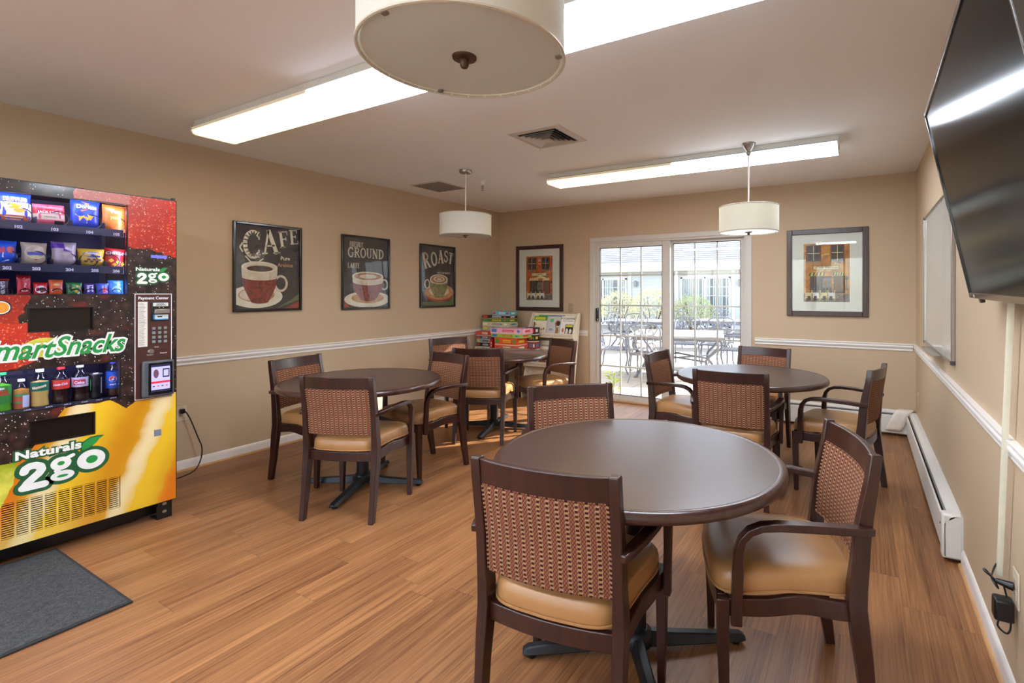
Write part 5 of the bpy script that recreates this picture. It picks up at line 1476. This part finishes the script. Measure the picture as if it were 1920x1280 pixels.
stack([(-4.25, 5.395, .43, .20, .060, 1, (150, 176, 150), (200, 206, 190), 'pale green game box under the tall upper stack', 1),
       (-4.245, 5.395, .44, .20, .050, 2, (206, 196, 150), wt, 'cream game box with blue end in the upper stack', 4),
       (-4.25, 5.395, .43, .20, .052, 1, (90, 120, 44), wt, 'green and orange game box in the upper stack', 3),
       (-4.25, 5.395, .43, .20, .042, 2, (40, 32, 26), wt, 'black game box near the top of the upper stack', 0),
       (-4.17, 5.395, .28, .17, .055, 4, (90, 176, 196), (230, 236, 236), 'light blue game box perched on top of the pile', 0)], zl)
zm = stack([(-3.895, 5.170, .35, .22, .022, 0, (206, 176, 130), wt, 'thin tan game box at the bottom of the middle stack', 0),
       (-3.895, 5.170, .35, .22, .068, 0, (214, 96, 56), wt, 'russet game box with white panels, low in the middle stack', 0),
       (-3.895, 5.170, .35, .22, .092, 0, (224, 92, 36), wt, 'thick orange game box in the middle stack', 3),
       (-3.890, 5.172, .47, .225, .050, -1, (150, 196, 76), (220, 60, 120), 'lime green game box with pink end beneath the pink one', 2),
       (-3.885, 5.172, .50, .225, .070, 1.5, (236, 176, 196), (240, 200, 214), 'long pink game box on top of the middle stack', 2)], z0)
stack([(-3.675, 5.340, .15, .11, .024, 0, (30, 120, 80), wt, 'thin green game box at the foot of the right stack', 5),
       (-3.675, 5.340, .15, .11, .100, 0, (140, 60, 48), wt, 'brown-red game box with picture, right stack beside the rack', 4),
       (-3.680, 5.340, .14, .11, .090, 0, (60, 50, 36), wt, 'dark game box with yellow end in the right stack', 3),
       (-3.680, 5.340, .14, .11, .095, 0, (52, 34, 50), wt, 'dark plum game box with white face topping the right stack', 0)], z0)

# ------------------------------------------------------------------ magazine rack
M_rack = P((226, 214, 190), .4); M_rackhole = P((150, 138, 116), .6)
rk = empty('magazine_rack', (-3.505, 5.50, 0), 0, 'cream metal magazine rack with sloping shelves between the games and patio door', 'magazine rack')
W2r = .345
for s in (-1, 1):
    sd = MB().prism([(-.0, 0), (.0, 0)], 0, 0) if False else MB()
    x0 = s * W2r; pts = [(-.17, 0.0), (-.02, 0.0), (.160, 1.075), (.155, 1.10), (.105, 1.10), (-.03, .86), (-.035, .79), (.0, .76), (-.11, .47), (-.12, .41), (-.08, .38), (-.17, .13)]
    vs = [(x0 - .008, a, c) for a, c in pts] + [(x0 + .008, a, c) for a, c in pts]; n = len(pts)
    sd.add(vs, [tuple(range(n)), tuple(range(2 * n - 1, n - 1, -1))] + [(i, (i + 1) % n, n + (i + 1) % n, n + i) for i in range(n)])
    sd.build('side_panel', M_rack, rk, bevel=.002)
shelves = [(.79, -.03, .20), (.42, -.115, .14), (.07, -.165, .08)]
for i, (z, yf, yb_) in enumerate(shelves):
    hh = .30 if i == 0 else .315
    b = MB().box(-W2r + .009, W2r - .009, yf, yf + .075, z - .006, z)
    b.box(-W2r + .009, W2r - .009, yf - .004, yf, z - .006, z + .055)
    # sloping back
    y0, y1 = yf + .070, yf + .070 + hh * .30
    b.add([(-W2r + .009, y0, z), (W2r - .009, y0, z), (W2r - .009, y1, z + hh), (-W2r + .009, y1, z + hh), (-W2r + .009, y0 + .005, z), (W2r - .009, y0 + .005, z), (W2r - .009, y1 + .005, z + hh), (-W2r + .009, y1 + .005, z + hh)],
          [(0, 1, 2, 3), (4, 5, 6, 7), (0, 1, 5, 4), (1, 2, 6, 5), (2, 3, 7, 6), (3, 0, 4, 7)])
    sh = b.build('shelf', M_rack, rk)
    h_ = MB()
    for k in range(44):
        for r2 in range(2): xx = -W2r + .03 + k * .0145; h_.rect(xx, xx + .007, z + .012 + r2 * .014, z + .020 + r2 * .014, yf - .0046)
    h_.build('perforation', M_rackhole, sh, smooth=0)
def mag(x, i, w, h, c, label, art, dy=0.0, dx=0, lean=0):
    z, yf, _ = shelves[i]
    y0 = yf + .056 - dy
    r = MB(); r.box(-w / 2, w / 2, -.003, .003, 0, h, P(c, .3, coat=.3))
    art(r, w, h)
    o = r.build('magazine', None, None, smooth=0, cat='magazine', label=label, group='magazines in the rack')
    o.location = (-3.505 + x, 5.50 + y0, z + .002); o.rotation_euler = (R_(-16.7), 0, R_(lean)); return o
cw = P((238, 234, 228), .4)
def mg_food(r, w, h):
    y = -.0036; r.text('FOOD&WINE', .034, 0, h * .86, y, M_black, off=.0006, xs=.98); r.text('', .01, 0, 0, y)
    r.rect(-w * .38, w * .4, h * .77, h * .80, y, P((170, 166, 160), .5)); r.rect(-w * .12, w * .46, 0.0, h * .62, y, P((34, 34, 36), .4)); r.rect(-w * .08, w * .42, h * .50, h * .60, y - .0004, P((214, 200, 50), .5))
    r.ell(w * .02, h * .26, .018, .05, y - .0004, cw, n=14); r.ell(w * .28, h * .30, .022, .03, y - .0004, cw, n=14); r.poly([(w * .1, h * .1), (w * .3, h * .04), (w * .32, h * .18), (w * .16, h * .22)], y - .0004, P((150, 146, 140), .5)); r.ell(-w * .28, h * .34, .016, .03, y, P((206, 120, 80), .5), n=12)
def mg_woman(r, w, h):
    y = -.0036; r.rect(-w * .48, w * .48, .004, h - .006, y + .0004, P((204, 206, 204), .4)); r.rect(-w * .28, -w * .02, h * .72, h * .88, y, P((110, 190, 130), .4))
    r.rect(-w * .46, -w * .44, 0, h, y, P((226, 90, 70), .4))
    r.poly([(w * .12, 0), (w * .42, 0), (w * .44, h * .3), (w * .40, h * .5), (w * .2, h * .42), (w * .1, h * .68), (w * .28, h * .86), (w * .24, h * .78), (w * .14, h * .66), (w * .24, h * .5), (w * .2, h * .2)], y - .0003, P((176, 124, 84), .4))
    r.ell(w * .36, h * .66, .026, .036, y - .0006, P((74, 40, 36), .4), n=16); r.rect(-w * .3, w * .0, h * .36, h * .39, y, M_black); r.rect(-w * .3, -w * .06, h * .30, h * .32, y, P((90, 90, 90), .4)); r.poly([(w * .12, 0), (w * .42, 0), (w * .40, h * .12), (w * .16, h * .12)], y - .0005, P((196, 190, 90), .5))
def mg_cook(r, w, h):
    y = -.0036; r.rect(-w * .5, w * .5, h * .78, h, y, P((74, 160, 76), .4)); r.rect(-w * .42, w * .36, h * .82, h * .95, y - .0003, P((220, 210, 50), .4)); r.rect(-w * .46, w * .46, 0.004, h * .76, y, P((236, 226, 204), .4))
    for k in range(11): r.ell(-w * .32 + w * .16 * (k % 5), h * (.10 + .24 * (k // 5)) + .01 * (k % 2), .012, .014, y - .0004, P(((190, 120, 60), (140, 90, 60), (206, 160, 90), (150, 60, 40))[k % 4], .5), n=12)
    r.rect(-w * .48, -w * .38, .01, h * .7, y - .0004, P((90, 60, 50), .5))
def mg_plain(c1, c2, c3):
    def A(r, w, h):
        y = -.0036; r.rect(-w * .42, w * .42, h * .78, h * .92, y, P(c1, .4)); r.rect(-w * .36, w * .3, h * .1, h * .62, y, P(c2, .4)); r.ell(w * .05, h * .42, w * .22, h * .18, y - .0004, P(c3, .4), n=18)
    return A
mag(-.205, 0, .205, .272, (230, 226, 214), 'cookery magazine with green and yellow title, left on the top rack shelf', mg_cook, .010)
mag(.005, 0, .205, .272, (214, 216, 214), 'grey magazine with a woman on the cover, middle of the top rack shelf', mg_woman, .012)
mag(.215, 0, .200, .275, (240, 238, 232), 'white food magazine with black inset picture, right on the top rack shelf', mg_food, .014)
mag(-.15, 0, .21, .285, (40, 130, 110), 'teal magazine peeping out behind the cookery magazine', mg_plain((30, 90, 80), (60, 120, 160), (230, 200, 70)), -.004)
mag(.04, 0, .21, .286, (60, 90, 150), 'blue magazine mostly hidden behind the woman cover', mg_plain((200, 60, 50), (60, 120, 160), (230, 200, 70)), -.004)
mag(.26, 0, .13, .272, (200, 196, 60), 'yellow magazine edge at the right end of the top rack shelf', mg_plain((30, 30, 30), (60, 60, 60), (236, 226, 60)), .0)
mag(-.24, 1, .19, .280, (190, 204, 214), 'pale blue magazine on the second rack shelf at the left', mg_plain((60, 90, 150), (110, 130, 170), (40, 50, 80)), .01)
mag(-.09, 1, .17, .275, (176, 150, 128), 'brown-toned magazine on the second rack shelf', mg_plain((226, 220, 214), (120, 84, 66), (60, 44, 40)), .01)
mag(.09, 1, .18, .282, (230, 230, 226), 'white magazine with red title on the second rack shelf', mg_plain((214, 40, 40), (200, 196, 190), (90, 80, 70)), .012)
mag(.28, 1, .11, .275, (190, 80, 60), 'rust magazine at the right end of the second rack shelf', mg_plain((240, 240, 230), (220, 120, 80), (60, 60, 60)), .012)
mag(-.18, 2, .20, .22, (90, 92, 96), 'grey magazine low on the third rack shelf', mg_plain((220, 220, 220), (60, 60, 66), (160, 160, 160)), .01)
mag(.06, 2, .20, .22, (60, 58, 62), 'dark magazine on the third rack shelf', mg_plain((230, 230, 230), (120, 90, 80), (200, 180, 160)), .01)
mag(.24, 2, .13, .22, (200, 198, 194), 'light magazine at the right of the third rack shelf', mg_plain((40, 80, 150), (160, 160, 160), (90, 60, 60)), .01)
# ------------------------------------------------------------------ the patio outside
def _conc():
    m = Mat('patio_concrete', .8); x, y, z = m.obj()
    g = ((x / 1.5).fract() - .5).abs().gt(.492).mx(((y / 1.5).fract() - .5).abs().gt(.492))
    n = m.noise(m.vec(x, y, z), 2.2, 5)
    m.col(m.mix(g * .6, m.mix(n, (158, 150, 140), (186, 178, 168)), (104, 98, 92))); return m.m
M_conc = _conc()
struct(MB().box(-30, 12, YB + .2, 24, -.18, -.05), 'floor_patio', M_conc, smooth=0)
struct(MB().box(-30, 12, -14, YF - .15, -.18, -.05), 'floor_light_bounce', M_conc, smooth=0)  # unseen ground added to bounce daylight up through the rear windows
struct(MB().box(-30, 12, YB + .2, YB + .22, -.05, 3.0).box(-30, XL - .15, YB, YB + .2, -.05, 3.0) if False else MB().box(XR + .15, 4.0, YB, YB + .2, -.05, 2.7).box(-12, XL - .15, YB, YB + .2, -.05, 2.7), 'wall_exterior', P((200, 204, 206), .7), smooth=0)
# building across the courtyard
BY = 20.0
M_siding = P((196, 200, 206), .6, var=.03); M_trimw = P((232, 232, 230), .5, var=.02)
bd = empty('building', (-7.5, BY, -.05), 0, 'low grey sided building with shingled roof across the patio, seen through the glass door', 'building')
def bp(mb, n, mat, parent=bd, **k): return mb.build(n, mat, parent, off=(-7.5, BY, -.05), **k)
b = MB(); n = 20
for i in range(n):
    z = -.05 + i * .125
    b.add([(-20, BY + .02, z), (5, BY + .02, z), (5, BY + .0, z + .004), (-20, BY + .0, z + .004), (-20, BY + .018, z + .125), (5, BY + .018, z + .125)], [(0, 1, 2, 3), (3, 2, 5, 4)])
b.box(-20, 5, BY + .02, BY + .2, -.05, 2.5)
bp(b, 'siding_wall', M_siding, smooth=0)
bp(MB().box(-20.3, 5.3, BY - .62, BY - .58, 2.28, 2.50), 'fascia', M_trimw)
bp(MB().box(-20.3, 5.3, BY - .60, BY + .02, 2.24, 2.28), 'soffit', P((214, 204, 184), .6))
g = MB().prism([(BY - .74, 2.47), (BY - .64, 2.47), (BY - .62, 2.57), (BY - .75, 2.57)], -20.3, 5.3)
g.v = [(yy, xx, zz) for xx, yy, zz in g.v]
bp(g, 'gutter', M_trimw)
def _shingle():
    m = Mat('pale_shingles', .9); x, y, z = m.obj()
    row = (z / .09).floor(); fr = (z / .09).fract()
    r = m.white(m.vec((x / .28 + row * .5).floor(), row, 0.0))
    c = m.mix(r, (150, 150, 158), (184, 182, 188)); c = m.mix(fr.lt(.16) * .6, c, (100, 100, 108)); m.col(c); return m.m
g = MB()
rows = 40
for i in range(rows):
    y0 = BY - .72 + i * .16; z0 = 2.56 + i * .092
    g.add([(-20.4, y0, z0), (5.4, y0, z0), (5.4, y0, z0 + .02), (-20.4, y0, z0 + .02), (-20.4, y0 + .18, z0 + .105), (5.4, y0 + .18, z0 + .105)], [(0, 1, 2, 3), (3, 2, 5, 4)])
bp(g, 'roof', _shingle(), smooth=0)
# its sliding doors with vertical blinds
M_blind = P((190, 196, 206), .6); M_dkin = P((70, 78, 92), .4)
def bdoor(x0, x1, label):
    f = MB(); w = .07
    for q in (x0, (x0 + x1) / 2 - w / 2, x1 - w): f.box(q, q + w, BY - .05, BY + .01, .0, 2.0)
    f.box(x0, x1, BY - .05, BY + .01, 1.93, 2.02).box(x0, x1, BY - .05, BY + .01, -.04, .06)
    d = bp(f, 'patio_door', M_trimw)
    bp(MB().box(x0 + .05, x1 - .05, BY - .004, BY - .001, .0, 1.95), 'dark_interior', M_dkin, d, smooth=0)  # flat dark sheet stands in for the unlit room behind
    s_ = MB(); k = 0; x = x0 + .1
    while x < x1 - .1:
        if random.random() < .72: s_.box(x, x + .055, BY - .012, BY - .008, .05, 1.92)
        x += .085
    bp(s_, 'vertical_blind', M_blind, d, smooth=0)
    bp(MB().box(x0 + .06, x1 - .06, BY - .030, BY - .026, .05, 1.94), 'glazing', M_glass, d, smooth=0)
    m_ = MB()
    for zq in (.45, .85, 1.25, 1.6): m_.box((x0 + x1) / 2, x1 - .06, BY - .026, BY - .018, zq - .012, zq + .012)
    for i in (1, 2): q = (x0 + x1) / 2 + (x1 - x0) / 6 * i; m_.box(q - .012, q + .012, BY - .026, BY - .018, .05, 1.94)
    bp(m_, 'muntin', M_trimw, d, smooth=0)
bdoor(-6.45, -4.47, '')
bdoor(-11.1, -8.86, '')
for xq in (-6.62, -4.36, -8.70): bp(MB().box(xq - .07, xq + .07, BY - .03, BY + .0, -.05, 2.24), 'corner_board', P((214, 218, 222), .6))
for xq in (-8.42, -4.12):
    l_ = bp(MB().lathe([(0, 0), (.05, 0), (.075, .03), (.085, .20), (.03, .26), (0, .27)], 12, (xq, BY - .10, 1.62)), 'wall_lantern', P((150, 150, 156), .4))
    bp(MB().box(xq - .03, xq + .03, BY - .08, BY, 1.80, 1.86), 'lantern_arm', M_blackm, l_)
# unseen side wing, added out of frame on the right to shade the near patio
wg = empty('building', (4.5, 8.5, -.05), 0, 'added unseen side wing with gabled roof, placed to shade the paving by the door', 'building')
MB().box(1.7, 7.3, 5.95, 11.2, -.05, 3.6).build('siding_wall', P((236, 236, 234), .6, var=.02), wg, off=(4.5, 8.5, -.05), smooth=0)
MB().prism([(1.3, 3.6), (7.7, 3.6), (4.4, 4.8), (3.6, 4.8)], 5.95, 11.5).build('roof', _shingle(), wg, off=(4.5, 8.5, -.05), smooth=0)

# hedge
def leaf_mat(n, a, b2):
    m = Mat(n, .55, 0, .3); x, y, z = m.obj(); m.col(m.mix(m.noise(m.vec(x, y, z), 5, 3), a, b2)); return m.m
M_leaf1 = leaf_mat('shrub_leaf_yellow_green', (214, 208, 150), (246, 238, 200)); M_leaf2 = leaf_mat('shrub_leaf_green', (150, 164, 116), (208, 212, 160))
def shrub(x, y, rx, ry, h, mat, label, n=2600, ls=.085):
    r = empty('shrub', (x, y, -.05), 0, label, 'shrub', 'shrubs across the patio')
    b = MB()
    for i in range(n):
        th, ph = random.random() * 2 * pi, math.acos(random.random() * 1.5 - .5)
        k = .80 + .26 * random.random() + .08 * sin(th * 5 + ph * 4)
        p = Vector((rx * k * sin(ph) * cos(th), ry * k * sin(ph) * sin(th), h * .52 + h * .48 * k * cos(ph)))
        if p.z < .02: continue
        a = Vector((random.uniform(-1, 1), random.uniform(-1, 1), random.uniform(-.6, 1))).normalized(); c = a.cross(Vector((random.uniform(-1, 1), random.uniform(-1, 1), random.uniform(-1, 1)))).normalized()
        s = ls * random.uniform(.6, 1.2)
        b.add([p - c * s * .35, p + a * s * .5 , p + a * s, p + c * s * .35 + a * s * .5], [(0, 1, 2, 3)])
    b.build('foliage', mat, r, smooth=0)
    st_ = MB()
    for i in range(9):
        a = random.random() * 6.28
        st_.cyl((.1 * cos(a), .1 * sin(a), 0), (rx * .7 * cos(a), ry * .7 * sin(a), h * .8), .02, 5, None, .008)
    st_.build('stem', P((110, 90, 70), .8), r)
    return r
shrub(-8.55, 18.4, .80, .8, 1.45, M_leaf1, 'pale yellow-green shrub at the left end of the row across the patio')
shrub(-7.00, 18.2, .78, .8, 1.58, M_leaf1, 'tall yellow-green shrub in the middle of the row across the patio')
shrub(-5.45, 18.3, .72, .8, 1.32, M_leaf2, 'greener lower shrub at the right end of the row across the patio')
# young plant beside the door outside
pl = empty('garden_plant', (-2.95, 6.22, -.05), 0, 'small leafy green plant growing just outside the patio door', 'plant')
b = MB()
for i in range(46):
    a = random.random() * 6.28; t = random.random()
    p0 = Vector((.03 * cos(a), .03 * sin(a), .05 + .28 * t)); d_ = Vector((cos(a), sin(a), random.uniform(.3, 1.2))).normalized()
    side = d_.cross(Vector((0, 0, 1))).normalized(); L_ = random.uniform(.09, .17)
    b.add([p0, p0 + d_ * L_ * .5 + side * .016, p0 + d_ * L_ - Vector((0, 0, .03)), p0 + d_ * L_ * .5 - side * .016], [(0, 1, 2, 3)])
b.build('foliage', leaf_mat('plant_leaf', (110, 140, 60), (196, 206, 110)), pl, smooth=0)
MB().cyl((0, 0, 0), (.01, 0, .34), .008, 6, None, .004).build('stem', P((110, 120, 70), .7), pl)

# ---- cast aluminium patio furniture
M_cast = P((118, 122, 134), .42, .4)  # metal colour lightened to carry the outdoor haze and glare
def scroll(cx, cz, r, s, a0=0, turns=1.3, n=18):
    return [(cx + r * (1 - .75 * i / n) * cos(a0 + s * 2 * pi * turns * i / n), 0, cz + r * (1 - .75 * i / n) * sin(a0 + s * 2 * pi * turns * i / n)) for i in range(n + 1)]
def make_patio_chair():
    r = empty('patio_chair', cat='patio chair', group='scrollwork patio chairs')
    f = MB()
    for i in range(9):
        x = -.20 + .05 * i; f.box(x - .009, x + .009, .04, .46, .425, .437)
    for i in range(9): f.box(-.215, .215, .05 + .05 * i, .068 + .05 * i, .426, .436)
    f.tube([(-.23, .03, .43), (.23, .03, .43), (.24, .48, .43), (-.24, .48, .43)], .012, 6, None, True)
    f.build('seat', M_cast, r)
    def lean(p): return (p[0], -.10 * (p[2] - .43) / .5 + .02, p[2])
    b = MB()
    top = [(-.25, 0, .43), (-.255, 0, .70), (-.25, 0, .86), (-.15, 0, .915), (0, 0, .93), (.15, 0, .915), (.25, 0, .86), (.255, 0, .70), (.25, 0, .43)]
    b.tube([lean(p) for p in spline(top, 4)], .013, 6)
    for s in (-1, 1):
        for q in (scroll(s * .10, .80, .085, s, pi / 2), scroll(s * .12, .56, .095, -s, -pi / 2), scroll(s * .17, .69, .05, s, 0)):
            b.tube([lean(p) for p in q], .008, 5)
        b.tube([lean(p) for p in spline([(s * .02, 0, .45), (s * .05, 0, .62), (s * .015, 0, .75), (s * .05, 0, .90)], 5)], .009, 5)
        b.tube([lean(p) for p in spline([(s * .22, 0, .45), (s * .12, 0, .66), (s * .22, 0, .86)], 5)], .008, 5)
    b.tube([lean((-.25, 0, .455)), lean((.25, 0, .455))], .010, 5)
    b.build('backrest', M_cast, r)
    for s in (-1, 1):
        MB().tube(spline([(s * .252, -.03, .66), (s * .275, .15, .68), (s * .28, .34, .665), (s * .275, .42, .62), (s * .26, .40, .52), (s * .245, .43, .43)], 5), .013, 6).build('arm', M_cast, r)
        MB().tube(spline([(s * .23, .46, .43), (s * .245, .48, .28), (s * .235, .45, .12), (s * .25, .50, 0)], 5), [.016] * 6 + [.014] * 6 + [.013] * 4, 6).build('leg', M_cast, r)
        MB().tube(spline([(s * .225, .04, .43), (s * .235, .0, .28), (s * .235, -.02, .12), (s * .25, -.10, 0)], 5), .014, 6).build('leg', M_cast, r)
    return r
PC = [
 (-2.98, 7.42, 8, 'patio chair nearest the glass door, scrolled back towards us'),
 (-4.05, 8.05, -72, 'sunlit patio chair at the left end of the near patio table'),
 (-3.05, 9.85, 188, 'left patio chair on the far side of the near patio table'),
 (-2.42, 9.95, 180, 'right patio chair on the far side of the near patio table'),
 (-1.72, 9.0, 96, 'patio chair at the right end of the near patio table'),
 (-4.62, 11.0, 20, 'patio chair before the far patio table, its back towards us'),
 (-5.35, 11.4, -30, 'patio chair at the left of the far patio table'),
 (-4.35, 13.0, 190, 'patio chair beyond the far patio table, seen above it'),
 (-3.55, 14.6, 170, 'small-looking patio chair in front of the opposite sliding doors'),
 (-2.35, 12.2, 90, 'patio chair at the right edge of the glass beside a farther table'),
]
pp_ = make_patio_chair()
for i, (x, y, a, lab) in enumerate(PC):
    o = pp_ if i == 0 else copy_tree(pp_)
    o.location = (x, y, -.05); o.rotation_euler = (0, 0, R_(a)); o['label'] = lab
M_ptop = P((176, 176, 182), .4, .3)
def make_ptable(W_, D_):
    r = empty('patio_table', cat='patio table', group='cast patio tables')
    b = MB().box(-W_ / 2, W_ / 2, -D_ / 2, D_ / 2, .69, .715); b.build('tabletop', M_ptop, r, bevel=.008)
    MB().box(-W_ / 2 + .05, W_ / 2 - .05, -D_ / 2 + .05, D_ / 2 - .05, .63, .69).build('apron', M_cast, r)
    for sx in (-1, 1):
        for sy in (-1, 1):
            MB().tube(spline([(sx * (W_ / 2 - .12), sy * (D_ / 2 - .12), .68), (sx * (W_ / 2 - .10), sy * (D_ / 2 - .10), .52), (sx * (W_ / 2 - .28), sy * (D_ / 2 - .24), .30), (sx * (W_ / 2 - .20), sy * (D_ / 2 - .18), .12), (sx * (W_ / 2 - .12), sy * (D_ / 2 - .10), 0)], 5), .022, 7).build('leg', M_cast, r)
    b = MB()
    for s in (-1, 1): b.tube(spline([(s * (W_ / 2 - .26), 0, .28), (0, 0, .36), (0, 0, .36)], 4), .014, 6)
    b.tube([(-(W_ / 2 - .27), -(D_ / 2 - .25), .28), (W_ / 2 - .27, D_ / 2 - .25, .28)], .014, 6); b.tube([(-(W_ / 2 - .27), (D_ / 2 - .25), .28), (W_ / 2 - .27, -(D_ / 2 - .25), .28)], .014, 6)
    b.build('stretcher', M_cast, r)
    return r
for x, y, a, w_, d_2, lab in ((-2.82, 8.55, 14, 1.55, 1.45, 'rectangular patio table nearest the glass door'), (-4.95, 12.1, 10, 1.7, 1.1, 'farther patio table left of centre, behind the near one'), (-3.1, 13.2, 8, 1.5, .9, 'patio table farthest right near the opposite doors')):
    o = make_ptable(w_, d_2); o.location = (x, y, -.05); o.rotation_euler = (0, 0, R_(a)); o['label'] = lab
